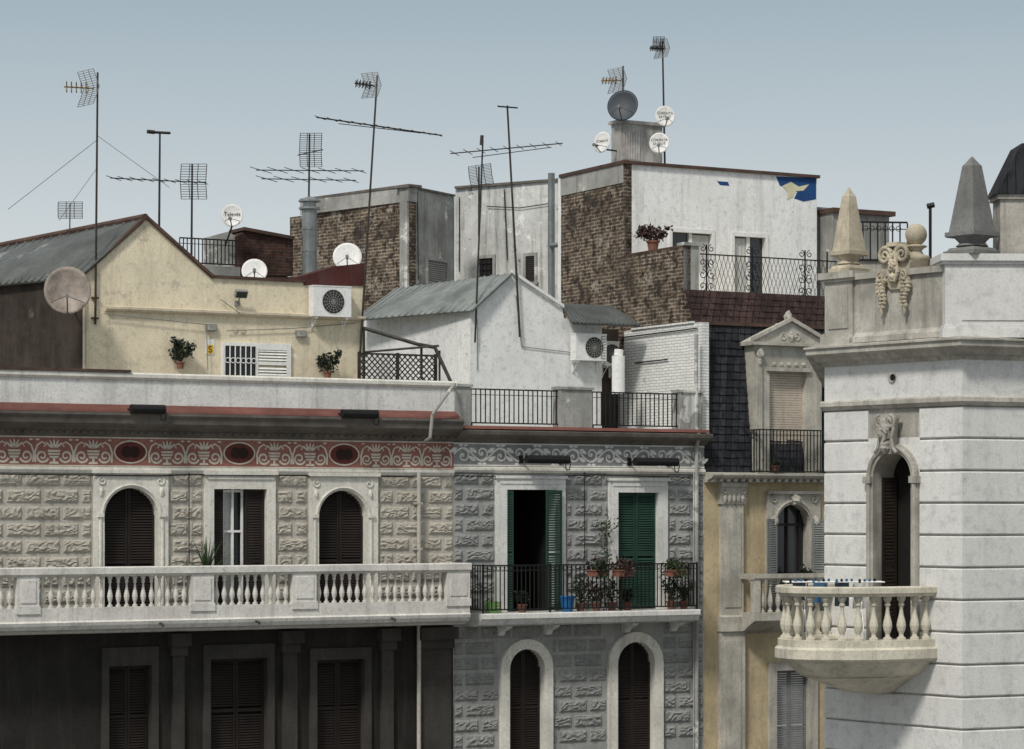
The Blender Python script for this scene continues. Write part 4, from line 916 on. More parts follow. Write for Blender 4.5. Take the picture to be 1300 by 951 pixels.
for mx in(-1,1):
    s.tube([DF.W(a,.16,b_) for a,b_ in [(cu+mx*.02,zt_(358)),(cu+mx*.10,zt_(348)),(cu+mx*.06,zt_(335))]+spiral(cu+mx*.2,zt_(325),.16,.02,PI*.9,-PI*2.6,36,mx)],.042,8,.026)
    s.tube([DF.W(a,.20,b_) for a,b_ in spiral(cu+mx*.27,zt_(352),.09,.015,PI*.5,-PI*2.2,20,mx)],.03,7)
    for k in range(8):
        y=356+k*4.8; x=cu+mx*(.27+.035*math.sin(k*.9)); L_=.085*(1-.055*k)
        for sg in(-1,1): s.blob(DF.W(x+sg*L_*.6,.17,zt_(y)),L_*.75,L_*.6,L_*.62,k+mx*2+sg,.5,9,7,3)
    s.blob(DF.W(cu+mx*.27,.17,zt_(395)),.03,.03,.09,1,.2,8,6)
s.blob(DF.W(cu,.17,zt_(338)),.085,.10,.12,3,.35,14,10,4); s.blob(DF.W(cu,.25,zt_(339)),.022,.04,.035,1,.1,8,6)
for sg in(-1,1): s.blob(DF.W(cu+sg*.035,.245,zt_(336)),.018,.015,.012,1,.1,6,5)
for k in range(5): a_=PI*(k+.5)/5; s.blob(DF.W(cu+.11*math.cos(a_),.15,zt_(329)+.06*math.sin(a_)),.04,.05,.075,k,.3,8,6)
s.blob(DF.W(cu,.16,zt_(352)),.07,.06,.08,6,.5,10,8,4); s.box(DF,cu-.13,cu+.13,-.2,.2,zt_(314),zt_(309))
s.build('scroll_ornament',stoneDt,D_,smooth=False)
s=MB(); q=DF.u(1163,-.15); c_=DF.W(q,-.15,DF.z(1160,342)); s.lathe(c_,[(.22,0),(.22,.16),(.24,.18),(.24,.24),(.14,.27),(.1,.34),(.14,.38),(.2,.41),(.15,.44)],14)
rb=14/FP*45.2; cc=c_+Vector((0,0,.43+rb)); s.lathe(cc,[(rb*math.sin(PI*k/12)+.001,-rb*math.cos(PI*k/12)) for k in range(13)],18); s.build('ball_finial',stoneDt,D_,smooth=True)
ua,ub=.0,DF.u(1190); ucb=(ua+ub)/2; aR=(ub-ua)/2; bR=2.2
def ell(off,n=48):
    return [DF.W(ucb+(aR+off)*math.cos(PI-PI*k/n),max((bR+off)*math.sin(PI-PI*k/n),0),0) for k in range(n+1)]
def ringsweep(prof,n=48):
    mb=MB(); mb.path([(p.x,p.y) for p in ell(0,n)],prof); return mb
zbt_=13.74; zrail=14.72
bm_=ringsweep([(-.5,zbt_-.62),(-.35,zbt_-.55),(-.12,zbt_-.34),(.0,zbt_-.30),(.05,zbt_-.26),(.05,zbt_-.1),(.0,zbt_-.06),(.0,zbt_+.06),(-.26,zbt_+.06),(-.5,zbt_)])
bm_.add([(p.x,p.y,zbt_-.6) for p in ell(-.45)],[tuple(range(49))[::-1]]); bm_.add([(p.x,p.y,zbt_+.001) for p in ell(-.28)],[tuple(range(49))])
e1=ell(-.5,24); prev=[(p.x,p.y,zbt_-.6) for p in e1]
for (sc,dz) in ((.8,-.72),(.6,-.82),(.45,-.9),(.2,-.94)):
    cur=[]
    for k in range(25):
        p=DF.W(ucb+(aR-.5)*sc*math.cos(PI-PI*k/24),(bR-.5)*sc*math.sin(PI-PI*k/24),0); cur.append((p.x,p.y,zbt_+dz))
    bm_.add(prev+cur,[(i,i+1,25+i+1,25+i) for i in range(24)]); prev=cur
bd=bm_.build('balcony',balD,D_)
mb=ringsweep([(-.22,zrail-.17),(-.02,zrail-.17),(.0,zrail-.13),(.04,zrail-.11),(.04,zrail-.02),(.02,zrail),(-.24,zrail),(-.26,zrail-.02),(-.26,zrail-.11)]); mb.build('top_rail',balD,bd)
pts=ell(-.12,200); L=[0]
for a,b_ in zip(pts,pts[1:]): L.append(L[-1]+(b_-a).length)
n=int(L[-1]/.27); src3=None
for k in range(n):
    t=L[-1]*(k+.5)/n; i=max(j for j in range(len(L)) if L[j]<=t); p=pts[i].copy(); p.z=zbt_+.055
    if src3 is None: src3=baluster_src(p,zrail-.165-p.z,bd,balD,1.05); sp3=p
    else: copy_at(src3,bd,p-sp3)
Rr=thing('roof_railing','black iron railing on the corner tower roof behind the obelisk','railing',PY(1120,340,50))
FQ=Frame(XY(1086,50),(1,.1)); p=MB(); railing(p,FQ,0,FQ.u(1152),FQ.z(1100,330),FQ.z(1100,282),0,.13,.012)
n=int(FQ.u(1152)/.13)
for i in range(n): p.ribbon(FQ,spiral((i+.5)*.13,FQ.z(1100,290),.05,.05,0,2*PI,8),.014,.0)
p.build('rail',iron,Rr)
p=MB(); p.box(FQ,-.3,FQ.u(1240),-.2,-.03,zD(436),FQ.z(1100,331)); p.build('base_wall',stoneDw,Rr)
Rd=thing('vent_rod','thin dark pole with a short cap on the tower roof','pole',PY(1181,325,48)); p=MB(); p.tube([PY(1181,340,48),PY(1181,262,48)],.03,6); p.build('pole',iron,Rd); p=MB(); p.tube([PY(1177,262,48),PY(1186,260,48)],.05,8); p.build('pole_cap',iron,Rd)
# ================================================================= ANTENNAS
X_=Vector((1,0,0));Z_=Vector((0,0,1));Y_=Vector((0,1,0))
def yagi(mb,p,q,n,el,ed,r=.012,er=.009):
    p,q=Vector(p),Vector(q); mb.tube([p,q],r,6); ed=ed.normalized()
    for k in range(n):
        t=(k+.3)/(n-.4); c=p.lerp(q,t); L=el*(1-.25*t); mb.tube([c-ed*L/2,c+ed*L/2],er,4)
def gridref(mb,c,w,h,ax,up,fwd,n=9):
    for sg in(-1,1):
        for k in range(n):
            t=k/(n-1); q=c+up*(sg*t*h/2)+fwd*(t*h*.28); mb.tube([q-ax*w/2,q+ax*w/2],.007,4)
        for s2 in(-1,-.33,.33,1): mb.tube([c+ax*(s2*w/2),c+ax*(s2*w/2)+up*(sg*h/2)+fwd*(h*.28)],.009,4)
def antenna(label,base,top,mr=.028,group='rooftop television antennas'):
    t=thing('tv_antenna',label,'antenna',base,group); p=MB(); p.tube([base,base.lerp(top,.5),top],mr,8,mr*.8); p.build('mast',mastm,t); return t
def uhf(t,c,ddir,sz=1.0,mat=tanm):
    fwd=ddir.normalized(); ax=fwd.cross(Z_).normalized(); up=Z_
    ax2=(ax*.8+fwd*.45).normalized()
    p=MB(); gridref(p,c,.75*sz,.8*sz,ax2,up,fwd*.6); p.build('reflector',alu,t)
    p=MB(); p.tube([c-fwd*.05,c+fwd*.62*sz],.02,6)
    for k in range(5):
        q=c+fwd*((.12+.11*k)*sz); e=.13*sz
        for s1 in(-1,1): p.tube([q-up*e*.8+ax*e*s1,q,q+up*e*.8+ax*e*s1],.013,4)
        p.tube([q-ax*e*1.3,q+ax*e*1.3],.011,4)
    p.build('boom',mat,t)
oM=oc1+.07
t=antenna('tall antenna mast fixed to the cream wall, guy wires and tan crossed elements pointing left',S.P(121,412,oM),S.P(124,92,oM))
uhf(t,S.P(116,112,oM)+Y_*0,Vector((-1,-.15,.03)),1.0)
for a,b_ in (((123,178),(10,266)),((123,172),(215,238)),((122,215),(75,280))):
    p=MB(); p.tube([S.P(*a,oM),S.P(*b_,oM-1.0)],.006,4); p.build('guy_wire',mastm,t)
for py in (378,404): p=MB(); q=S.P(121,py,oM); p.cbox(q-S.n*.03,S.d,S.n,Z_,.08,.05,.02); p.build('wall_bracket',rust,t)
oM2=-3.2
t=antenna('short antenna with a small T top and long horizontal boom above the cream gable',S.P(202,292,oM2),S.P(203,168,oM2))
p=MB(); p.tube([S.P(187,167,oM2),S.P(196,168,oM2)],.05,6); p.tube([S.P(196,168,oM2),S.P(216,169,oM2)],.035,6); p.build('amplifier_head',mastm,t)
p=MB(); yagi(p,S.P(140,226,oM2),S.P(262,232,oM2),9,.9,Vector((.25,1,0)),.014); p.build('boom',mastm,t)
t=antenna('small grid antenna on a thin pole right of the T shaped one',S.P(243,335,-4),S.P(244,208,-4))
p=MB(); gridref(p,S.P(245,231,-4),.62,.85,X_,Z_,Vector((.15,-.3,0)),8); p.build('reflector',mastm,t)
t=antenna('antenna with upright grid and wide double boom above the metal flue',S.P(391,350,-5.2),S.P(393,170,-5.2))
p=MB(); gridref(p,S.P(394,191,-5.2),.55,.85,X_,Z_,Vector((.1,-.3,0)),9); p.tube([S.P(378,197,-5.2),S.P(410,190,-5.2)],.015,5); p.build('reflector',mastm,t)
for a,b_,n_ in (((325,216),(462,217),7),((332,227),(452,229),6)): p=MB(); yagi(p,S.P(*a,-5.2),S.P(*b_,-5.2),n_,1.3,Vector((.35,1,0)),.014); p.build('boom',mastm,t)
t=antenna('tall rusty leaning mast left of centre, long boom sloping down to the right',S.P(457,452,oc1+.1),S.P(479,96,oc1+.1))
p=MB(); yagi(p,S.P(402,149,oc1+.1),S.P(561,172,oc1+.1),11,1.0,Vector((.2,1,.05)),.018,.01); p.tube([S.P(430,157,oc1+.1),S.P(535,169,oc1+.1)],.01,4); p.build('boom',mastm,t)
uhf(t,S.P(474,109,oc1+.1),Vector((-1,-.3,.1)),.75,mastm)
t=antenna('bare thin vertical mast standing before the white gable',S.P(603,435,oW+.12),S.P(613,178,oW+.12),mr=.026)
p=MB(); p.tube([S.P(611,184,oW+.12),S.P(612,172,oW+.12)],.045,8); p.build('mast_cap',mastm,t)
t=antenna('small flat grid antenna tilted on a stub beside the bare mast',S.P(608,300,-6),S.P(608,212,-6))
p=MB(); gridref(p,S.P(610,223,-6),.6,.55,(X_+Z_*.15).normalized(),(Z_-X_*.15).normalized(),Vector((.1,-.4,0)),8); p.build('reflector',mastm,t)
t=antenna('rusty mast in front of the white gable with a boom rising to the right',S.P(660,428,oW+.12),S.P(644,134,oW+.12),mr=.03)
p=MB(); yagi(p,S.P(572,195,oW+.12),S.P(714,182,oW+.12),9,1.0,Vector((.22,1,0)),.016,.01); p.tube([S.P(600,200,oW+.12),S.P(700,187,oW+.12)],.01,4); p.build('boom',mastm,t)
p=MB(); yagi(p,S.P(632,135,oW+.12),S.P(657,137,oW+.12),4,.3,Vector((.3,1,0)),.02,.012); p.build('top_antenna',mastm,t)
t=antenna('tiny grid antenna low on the left above the metal roof ridge',PY(88,330,66.5),PY(89,258,66.5),mr=.018)
p=MB(); gridref(p,PY(89,267,66.5),.62,.42,X_,Z_,Vector((.1,-.3,0)),6); p.build('reflector',mastm,t)
t=antenna('tallest slim mast at right rising from the brick building chimney',S.P(844,208,och+.12),S.P(841,52,och+.12),mr=.028)
uhf(t,S.P(842,62,och+.12),Vector((-1,-.3,0)),.62,mastm)
p=MB(); gridref(p,S.P(836,54,och+.12),.3,.3,X_,Z_,Vector((.1,-.3,0)),5); p.build('top_antenna',mastm,t)
t=antenna('tan antenna on the chimney pole above the dark dish',S.P(791,156,och-.2),S.P(791,84,och-.2),mr=.035)
uhf(t,S.P(786,102,och-.2),Vector((-1,-.2,-.05)),.8,tanm)
# ================================================================= DISHES
def dish(label,c,r,face,mount,mat=dishw,text=None,tsize=.1,depth=.16,armc=mastm):
    t=thing('satellite_dish',label,'satellite dish',mount)
    f=face.normalized(); rt=Z_.cross(f).normalized(); up=f.cross(rt)
    nr,ns=7,28; mb=MB(); v=[];fc=[]
    def bp(x,y,back=0): return c+rt*x+up*y*1.06+f*(depth*r*((x*x+y*y)/(r*r))-back)
    for side in (0,.02):
        for i in range(nr+1):
            q=r*i/nr+.0005
            for k in range(ns): a=2*PI*k/ns; v.append(bp(q*math.cos(a),q*math.sin(a),side))
    for sd in(0,1):
        b0=sd*(nr+1)*ns
        for i in range(nr):
            for k in range(ns): fc.append((b0+i*ns+k,b0+i*ns+(k+1)%ns,b0+(i+1)*ns+(k+1)%ns,b0+(i+1)*ns+k))
    for k in range(ns): fc.append((nr*ns+k,nr*ns+(k+1)%ns,(2*nr+1)*ns+(k+1)%ns,(2*nr+1)*ns+k))
    mb.add(v,fc); mb.build('reflector',mat,t,smooth=True)
    p=MB(); focus=c+f*r*1.15-up*r*.55; p.tube([bp(0,-r*.98),focus-up*.03],.014,6); p.tube([bp(-r*.7,-r*.5),focus],.007,4); p.tube([bp(r*.7,-r*.5),focus],.007,4); p.build('feed_arm',armc,t)
    p=MB(); p.tube([focus-f*.1,focus+f*.03],.03,8); p.tube([focus+f*.03,focus+f*.09-up*.03],.045,8); p.build('receiver',plastic,t)
    p=MB(); p.cbox(c-f*.07,rt,up,f,.07,.1,.05); p.tube([c-f*.1,c-f*.14-up*.15,mount],.024,7); p.build('bracket',armc,t)
    if text:
        cu=bpy.data.curves.new('t','FONT'); cu.body=text; cu.size=tsize; cu.align_x='CENTER'; cu.align_y='CENTER'; to=bpy.data.objects.new('t',cu); COL.objects.link(to)
        bpy.context.view_layer.update(); me=bpy.data.meshes.new_from_object(to.evaluated_get(bpy.context.evaluated_depsgraph_get())); bpy.data.objects.remove(to)
        p=MB(); off=r*.12
        p.add([bp(x.co.x,x.co.y+off)+f*.012 for x in me.vertices],[tuple(q.vertices) for q in me.polygons]); p.build('lettering',textm,t)
    return t
dish('large brownish dish on the dark side wall at far left',S.P(86,371,oc1+.55),.53,Vector((.15,-1,.25)),S.P(96,398,oc1-.4),dishb,depth=.3)
dish('white dish with lettering on an arm above the dark brick stack',S.P(295,274,-5.0),.27,Vector((-.05,-1,.15)),S.P(286,312,-5.5),dishw,'Televés',.135)
dish('round white dish sitting on the cream house roof edge',S.P(323,345,oc1-.9),.31,Vector((.1,-1,.45)),S.P(326,365,oc1-1.0))
dish('round white dish rising behind the maroon parapet',S.P(441,327,oc1-1.4),.36,Vector((.05,-1,.4)),S.P(441,352,oc1-1.5))
dish('dark grey dish on top of the rooftop chimney',S.P(791,135,och+.1),.42,Vector((-.25,-1,.3)),S.P(790,158,och-.3),dishd)
dish('white dish turned left at the left side of the rooftop chimney',S.P(765,181,och+.0),.27,Vector((-.75,-1,.2)),S.P(786,192,och-.2),dishw,'CORENTA',.085)
dish('upper white dish with small lettering on the tall slim mast',S.P(844,148,och+.35),.27,Vector((.15,-1,.15)),S.P(843,152,och+.13),dishw,'CORENTA\nSATELIT',.095)
dish('lower white dish on the right side of the rooftop chimney',S.P(837,182,och+.35),.27,Vector((-.1,-1,.15)),S.P(836,192,och-.05),dishw,'CORENTA\nSATELIT',.095)
# ================================================================= AC UNITS
def ac(label,l,r_,t_,b_,o,depth=.34,fan=.5,slats=False):
    u0,u1=S.u(l,o+depth),S.u(r_,o+depth); z0,z1=S.z(l,b_,o+depth),S.z(l,t_,o+depth); t=thing('air_conditioner',label,'air conditioner',S.W((u0+u1)/2,o,z0))
    p=MB(); p.box(S,u0,u1,o+.06,o+depth,z0,z1); p.box(S,u0-.01,u1+.01,o+.05,o+depth+.01,z1,z1+.025); p.build('casing',whitep,t)
    cu=u0+(u1-u0)*fan; cz=(z0+z1)/2; rr=(z1-z0)*.40; oo=o+depth
    p=MB(); p.disc(S,cu,cz,rr,rr,oo+.004,24); p.build('fan_opening',black,t)
    p=MB()
    for k in range(5): q=rr*(k+1)/5; p.ribbon(S,spiral(cu,cz,q,q,0,2*PI,24),.012,oo+.014)
    for k in range(8): a=PI*k/8; p.ribbon(S,[(cu-rr*math.cos(a),cz-rr*math.sin(a)),(cu+rr*math.cos(a),cz+rr*math.sin(a))],.012,oo+.018)
    p.build('fan_grille',plastic,t)
    if slats:
        p=MB(); p.box(S,u1-.165,u1-.15,oo,oo+.01,z0+.05,z1-.05)
        for k in range(9): z=z0+.05+(z1-z0-.1)*k/8; p.box(S,u1-.151,u1-.03,oo,oo+.012,z,z+.02)
        p.build('side_vent',plastic,t)
    for x in (u0+.08,u1-.12): p=MB(); p.box(S,x,x+.04,o,o+depth-.02,z0-.05,z0-.003); p.box(S,x,x+.04,o+.002,o+.04,z0-.3,z0-.051); p.tube([S.W(x+.02,o+depth-.05,z0-.04),S.W(x+.02,o+.03,z0-.28)],.012,5); p.build('wall_bracket',whitep,t)
ac('white air conditioner on the cream wall below the maroon parapet',398,446,363,401,oc1,fan=.52)
ac('white air conditioner at the right corner of the white gabled house',731,770,424,457,oW,fan=.6,slats=True)
ac('second small outdoor unit partly hidden behind the other on the white house',768,786,434,464,oW-.9,fan=.5)
t=thing('floodlight','small floodlight fixed high on the cream gable wall','light',S.P(304,384,oc1)); p=MB(); q=S.P(306,373,oc1+.22); p.cbox(q,S.d,(S.n+Z_*-.6).normalized(),(Z_+S.n*.6).normalized(),.15,.05,.09); p.build('housing',plastic,t)
p=MB(); p.cbox(q+(S.n-Z_*.6).normalized()*.055,S.d,(S.n+Z_*-.6).normalized(),(Z_+S.n*.6).normalized(),.125,.008,.07); p.build('lens',glass,t)
p=MB(); p.tube([S.P(302,384,oc1),S.P(303,382,oc1+.15),q],.02,6); p.cbox(S.P(301,385,oc1+.03),S.d,S.n,Z_,.06,.03,.06); p.build('bracket',plastic,t)
t=thing('alarm_sign','small yellow and white alarm sign on the cream wall','sign',S.P(266,446,oc1)); p=MB(); a,b_=S.u(261,oc1),S.u(272,oc1); p.box(S,a,b_,oc1+.002,oc1+.015,S.z(266,450,oc1),S.z(266,431,oc1)); p.build('plate',whitep,t)
p=MB(); p.box(S,a+.02,b_-.02,oc1+.015,oc1+.02,S.z(266,449,oc1),S.z(266,438,oc1)); p.build('emblem',signy,t)
p=MB(); cz=S.z(266,443.5,oc1); cu=(a+b_)/2; p.ribbon(S,[(cu+.045,cz+.05),(cu,cz+.07),(cu-.045,cz+.05),(cu-.03,cz+.01),(cu+.03,cz-.01),(cu+.045,cz-.05),(cu,cz-.07),(cu-.045,cz-.05)],.022,oc1+.024); p.build('lettering',textm,t)
for px,py,l in ((268,416,'small grey junction box above the yellow sign on the cream wall'),(382,424,'small grey junction box on the cream wall above the right potted plant')):
    t=thing('junction_box',l,'box',S.P(px,py+4,oc1)); q=S.P(px,py,oc1+.05); p=MB(); p.cbox(q,S.d,S.n,Z_,.13,.045,.08); p.build('casing',plastic,t); p=MB(); p.cbox(q+S.n*.05,S.d,S.n,Z_,.11,.006,.06); p.build('lid',concrete,t)
# ================================================================= AWNINGS
def awning(label,l,r_,py,o,fr=S):
    a,b_=S.P(l,py,o),S.P(r_,py+1,o); b_.z=a.z; t=thing('rolled_awning',label,'awning',a.lerp(b_,.5)-S.n*(o-.04),'rolled up dark awnings')
    p=MB(); p.tube([a,b_],.105,10); p.build('fabric_roll',black,t)
    for q in (a+S.d*.05,b_-S.d*.05): p=MB(); p.tube([q,q-S.n*(o-.06)],.025,6); p.cbox(q-S.n*(o-.05),S.d,S.n,Z_,.05,.03,.1); p.build('bracket',iron,t)
    p=MB(); q=b_+S.n*.05; p.tube([q,q+S.n*.05+Vector((0,0,-.1)),q-S.n*.02+Vector((0,0,-.25)),q-S.d*.1+Vector((0,0,-.24)),q-S.d*.12+Vector((0,0,-.08))],.012,5); p.build('crank_loop',iron,t)
awning('rolled awning on the left building ledge above the first arched window',166,209,519,.62)
awning('rolled awning on the left building ledge nearest its drain pipe',434,479,525,.62)
awning('rolled awning above the open green door',668,722,583,.4)
awning('rolled awning above the closed green door',806,860,586,.4)
# ================================================================= PERGOLA + LATTICE
t=thing('pergola_frame','dark bent metal awning frame at the right end of the cream house terrace','frame',S.P(560,482,-.6))
p=MB(); p.tube([S.P(463,417,-1.9),S.P(530,437,-1.2),S.P(552,441,-.6),S.P(572,484,-.3)],.045,8); p.tube([S.P(463,447,-1.9),S.P(557,439,-.6)],.03,6); p.tube([S.P(535,438,-1),S.P(535,482,-1)],.035,6); p.tube([S.P(558,445,-.6),S.P(558,484,-.6)],.03,6); p.tube([S.P(462,415,-1.9),S.P(462,485,-1.9)],.035,6); p.build('frame_tube',mastm,t)
t=thing('lattice_fence','low dark diagonal lattice fence under the bent metal frame','fence',S.P(500,482,-1.2))
p=MB(); u0,u1=S.u(456,-1.2),S.u(553,-1.2); z0,z1=S.z(500,486,-1.2),S.z(500,450,-1.2); h=z1-z0; n=14
for k in range(-4,n+1):
    for sg in (1,-1):
        a0=u0+(u1-u0)*k/n; pa=[a0,z0]; pb=[a0+h,z1]
        if pa[0]<u0: pa=[u0,z0+(u0-a0)]
        if pb[0]>u1: pb=[u1,z0+(u1-a0)]
        if pb[0]-pa[0]>.03:
            if sg<0: pa[1],pb[1]=z0+z1-pa[1],z0+z1-pb[1]
            p.ribbon(S,[tuple(pa),tuple(pb)],.032,-1.2+.01*sg)
for z in (z0,z1): p.box(S,u0,u1,-1.23,-1.17,z-.02,z+.02)
p.build('lattice',mastm,t)
for x in (u0,(u0+u1)/2,u1): p=MB(); p.box(S,x-.03,x+.03,-1.235,-1.165,zA(530),z1+.04); p.build('post',mastm,t)
# ================================================================= PLANTS
rng=random.Random(5)
def potplant(label,base,h,w,pr=.13,ph=.2,kind='bush',lm=leafm,pm=terra,n=160,group=None,ls=.08):
    t=thing('potted_plant',label,'plant',base,group)
    p=MB(); p.lathe(base,[(pr*.7,0),(pr*.9,ph*.8),(pr*1.08,ph*.8),(pr*1.08,ph),(pr*.9,ph),(pr*.85,ph*.9)],12); p.build('pot',pm,t)
    top=base+Vector((0,0,ph*.9)); p=MB(); s=MB()
    if kind=='bush':
        for k in range(9):
            a=rng.uniform(0,2*PI); d=Vector((math.cos(a)*w*.8,math.sin(a)*w*.5,h*rng.uniform(.5,.95))); s.tube([top,top+d*.5+Vector((0,0,.03)),top+d],.008,4)
        p.leaves(n,top+Vector((0,0,h*.55)),(w,w*.7,h*.55),ls,rng)
        for k in range(6): p.leaves(n//9,top+Vector((rng.uniform(-w,w)*1.1,rng.uniform(-w,w)*.5,h*rng.uniform(.4,1.15))),(w*.3,w*.3,h*.2),ls,rng)
    else:
        s.tube([top,top+Vector((0,0,.06))],.04,6)
        for k in range(n):
            a=rng.uniform(0,2*PI); e=rng.uniform(.25,1.4); d=Vector((math.cos(a)*math.cos(e)*w/h,math.sin(a)*math.cos(e)*w/h,math.sin(e)))
            p.blade(top+Vector((0,0,.03)),d,h*rng.uniform(.75,1.1),ls,.5)
    s.build('stem',stemm,t); p.build('foliage',lm,t); return t
potplant('spiky palm like plant beside the rectangular window on the balcony',S.W(S.u(263,.45),.45,zAb(784)+.3),.9,.75,.18,.7,'spike',leafm,terra,46,ls=.055)
potplant('bushy plant hanging in a pot on the cream wall left of the window',S.P(229,468,oc1+.2),.46,.27,.1,.16,n=300,lm=leafd)
potplant('dark bushy plant in a pot on the cream wall right of the window',S.P(416,480,oc1+.25),.42,.27,.1,.16,n=260,lm=leafd)
potplant('reddish succulent rosettes in a terracotta pot on the brick wall corner',S.W(uH+.1,uconst_o(829,uH+.1),zlow+.052),.34,.36,.17,.26,'bush',leafr,terra,330,ls=.1)
yb=.45
spec=[(663,.28,.15,leafd,'low dark plant left of the blue bucket behind the railing'),(737,.55,.2,leafm,'tall leafy plant in terracotta right of the blue bucket'),(757,.42,.18,leafr,'reddish leafed plant in a pot between two green ones'),(777,.5,.17,leafm,'green plant beside the left edge of the closed green shutters'),(797,.3,.14,leafd,'small dark plant in front of the closed green shutters'),(852,.6,.2,leafd,'dark bushy plant near the right end of the iron balcony'),(868,.35,.15,leafm,'small green plant at the right end of the iron balcony')]
for px,h,w_,lm,l in spec: potplant(l,S.W(S.u(px,yb),yb,zbf+.001),h,w_,.12,.2,lm=lm,n=130)
def planter(label,px,lm,fl=None):
    q=S.W(S.u(px,obB+.03),obB+.08,S.z(px,728,obB)); t=thing('hanging_planter',label,'planter',q); p=MB(); p.cbox(q,S.d,S.n,Z_,.26,.08,.07); p.cbox(q+Vector((0,0,.075)),S.d,S.n,Z_,.28,.095,.015); p.build('trough',terra,t)
    p=MB(); p.leaves(240,q+Vector((0,0,.2)),(.32,.15,.17),.08,rng); p.leaves(120,q+S.n*.1+Vector((0,0,.0)),(.27,.06,.14),.07,rng); p.build('foliage',lm,t)
    for sg in(-1,1): p=MB(); p.tube([q-S.n*.06+S.d*.2*sg,q-S.n*.16+S.d*.2*sg+Vector((0,0,.1))],.01,4); p.build('hook',iron,t)
    if fl: p=MB(); p.leaves(16,q+Vector((0,0,.25)),(.28,.15,.14),.05,rng); o=p.build('flowers',fl,t); o['kind']='stuff'
planter('trough of dark trailing leaves on the rail between the green doors',758,leafd,flower)
planter('trough of green leaves on the rail at the right end',856,leafm,flower)
planter('trough of sparse leaves on the rail before the closed green shutters',790,leafr)
t=thing('climbing_plant','thin climbing plant rising beside the closed green shutters','plant',S.W(S.u(768,.2),.3,zbf)); p=MB(); f_=MB()
pts=[S.P(770,775,.3),S.P(766,740,.3),S.P(772,705,.25),S.P(768,680,.2),S.P(776,657,.2)]; p.tube(pts,.014,5,.006)
for a,b_ in zip(pts,pts[1:]):
    for k in range(4): f_.leaves(13,a.lerp(b_,(k+.5)/4),(.15,.1,.14),.075,rng)
for k in range(3): q=pts[3]; e=q+S.d*(-.25+.3*k)+Vector((0,0,.25)); p.tube([q,e],.006,4); f_.leaves(12,e,(.12,.08,.1),.07,rng)
p.build('stem',stemm,t); f_.build('foliage',leafm,t)
q=S.W(S.u(719,.5),.55,zbf+.001); t=thing('bucket','bright blue plastic bucket on the iron balcony','bucket',q); p=MB(); p.lathe(q,[(.13,0),(.18,.34),(.2,.34),(.2,.38),(.17,.38),(.165,.33),(.12,.02)],18); p.build('tub',bluep,t)
p=MB(); p.tube([q+S.d*.19*math.cos(a)+Vector((0,0,.35+.02*math.sin(a)))-S.n*.17*math.sin(a) for a in [PI*k/10 for k in range(11)]],.008,5); p.build('handle',whitep,t)
q=S.W(S.u(626,.5),.5,zbf+.001); t=thing('plastic_crate','lime green plastic crate at the left end of the iron balcony','crate',q); p=MB()
for k in range(4): 
    for c1 in (-.11,.11): p.cbox(q+S.n*c1+Vector((0,0,.03+k*.07)),S.d,S.n,Z_,.15,.012,.025)
    for sg in(-1,1): p.cbox(q+S.d*.14*sg+Vector((0,0,.03+k*.07)),S.d,S.n,Z_,.012,.1,.025)
p.cbox(q+Vector((0,0,.008)),S.d,S.n,Z_,.15,.11,.008); 
for a in(-1,1):
    for b_ in(-1,1): p.cbox(q+S.d*.14*a+S.n*.11*b_+Vector((0,0,.14)),S.d,S.n,Z_,.016,.016,.14)
p.build('crate_body',greenp,t)
potplant('terracotta pot with low plant inside the dormer railing',S.W(S.u(985,.25),.25,zC(600)+.02),.16,.13,.11,.16,n=60)
potplant('plant on the ochre building balcony below the right grey shutter',S.W(S.u(1022,.4),.4,zb+.001),.5,.3,.13,.6,n=200,lm=leafd)
# drying rack on D balcony
cD=DF.W(ucb-.1,1.1,zbt_+.002); t=thing('drying_rack','folding clothes rack with pegs and blue washing on the bowed balcony','clothes rack',cD)
p=MB(); rx=X_; ry=Y_; zz=1.04
for k in range(7): yy=-.3+.1*k; p.tube([cD+rx*-.85+ry*yy+Z_*zz,cD+rx*.85+ry*yy+Z_*zz],.008,4)
for x in(-.85,.85): p.tube([cD+rx*x-ry*.3+Z_*zz,cD+rx*x+ry*.3+Z_*zz],.012,5)
for x in(-.5,.5):
    p.tube([cD+rx*x-ry*.35,cD+rx*x+ry*.3+Z_*zz],.012,5); p.tube([cD+rx*x+ry*.35,cD+rx*x-ry*.3+Z_*zz],.012,5)
p.build('rack_frame',whitep,t)
for k in range(16):
    x=-.78+.1*k; y=-.3+.1*(k%4); p=MB(); p.cbox(cD+rx*x+ry*y+Z_*(zz+.02),rx,ry,Z_,.02,.012,.035); p.build('clothes_peg',wash1 if k%3 else black,t)
for i,(x0,x1,y) in enumerate(((-.72,-.45,-.1),(-.35,-.1,0),(0,.25,-.2),(.35,.62,.1))):
    n=8; p=MB()
    for k in range(n):
        a,b_=x0+(x1-x0)*k/n,x0+(x1-x0)*(k+1)/n; ya,yb_=y+.03*math.sin(k*1.7+i),y+.03*math.sin((k+1)*1.7+i)
        p.add([cD+rx*a+ry*y+Z_*(zz+.014),cD+rx*b_+ry*y+Z_*(zz+.014),cD+rx*b_+ry*yb_+Z_*(zz-.32-.05*i),cD+rx*a+ry*ya+Z_*(zz-.32-.05*i)],[(0,1,2,3)])
    p.build('garment',(wash2,wash1,wash2,curtain)[i],t)
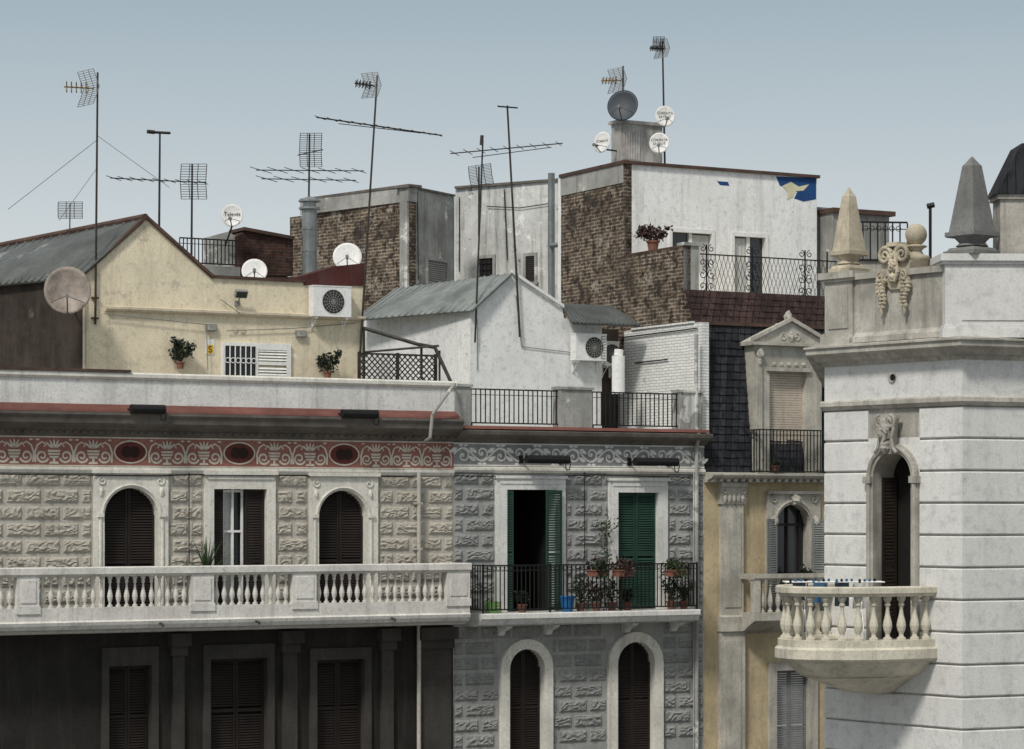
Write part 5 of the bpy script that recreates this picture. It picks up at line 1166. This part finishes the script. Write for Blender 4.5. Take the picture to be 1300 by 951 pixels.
# ================================================================= WORLD, SUN, CAMERA
wd=bpy.data.worlds.new('World'); SC.world=wd; wd.use_nodes=True; T=wd.node_tree; T.nodes.clear()
out=T.nodes.new('ShaderNodeOutputWorld'); bg=T.nodes.new('ShaderNodeBackground'); T.links.new(bg.outputs[0],out.inputs[0])
sky=T.nodes.new('ShaderNodeTexSky'); sky.sky_type='NISHITA'; sky.sun_disc=False; sky.sun_elevation=R(50); sky.sun_rotation=R(205); sky.air_density=1.0; sky.dust_density=3
tc=T.nodes.new('ShaderNodeTexCoord'); sp=T.nodes.new('ShaderNodeSeparateXYZ'); T.links.new(tc.outputs['Generated'],sp.inputs[0])
mr=T.nodes.new('ShaderNodeMapRange'); T.links.new(sp.outputs[2],mr.inputs[0]); mr.inputs[1].default_value=.08; mr.inputs[2].default_value=.215
mx=T.nodes.new('ShaderNodeMix'); mx.data_type='RGBA'; T.links.new(mr.outputs[0],mx.inputs[0]); mx.inputs[6].default_value=(6.9,7.3,7.4,1); mx.inputs[7].default_value=(3.1,4.1,4.8,1)
mz=T.nodes.new('ShaderNodeMapRange'); T.links.new(sp.outputs[2],mz.inputs[0]); mz.inputs[1].default_value=.24; mz.inputs[2].default_value=.8
mo=T.nodes.new('ShaderNodeMix'); mo.data_type='RGBA'; T.links.new(mz.outputs[0],mo.inputs[0]); T.links.new(mx.outputs[2],mo.inputs[6]); mo.inputs[7].default_value=(7.0,7.0,6.8,1)
m2=T.nodes.new('ShaderNodeMix'); m2.data_type='RGBA'; m2.inputs[0].default_value=.92; T.links.new(sky.outputs[0],m2.inputs[6]); T.links.new(mo.outputs[2],m2.inputs[7])
T.links.new(m2.outputs[2],bg.inputs[0]); bg.inputs[1].default_value=.1
sl_=bpy.data.lights.new('sun','SUN'); sl_.energy=2.6; sl_.angle=R(9); sl_.color=(1,.955,.89); so=bpy.data.objects.new('sun',sl_); COL.objects.link(so)
dirv=Vector((.40,.80,-1.0)); so.rotation_euler=dirv.to_track_quat('-Z','Y').to_euler(); so.location=(0,0,60)
cam=bpy.data.cameras.new('camera'); co=bpy.data.objects.new('camera',cam); COL.objects.link(co); co.location=(0,0,CZ); co.rotation_euler=(PI/2,0,0)
cam.sensor_width=36; cam.lens=36*FP/1300; cam.shift_y=174.5/1300; cam.clip_end=4000; SC.camera=co
SC.view_settings.view_transform='Standard'; SC.view_settings.look='None'; SC.view_settings.exposure=0
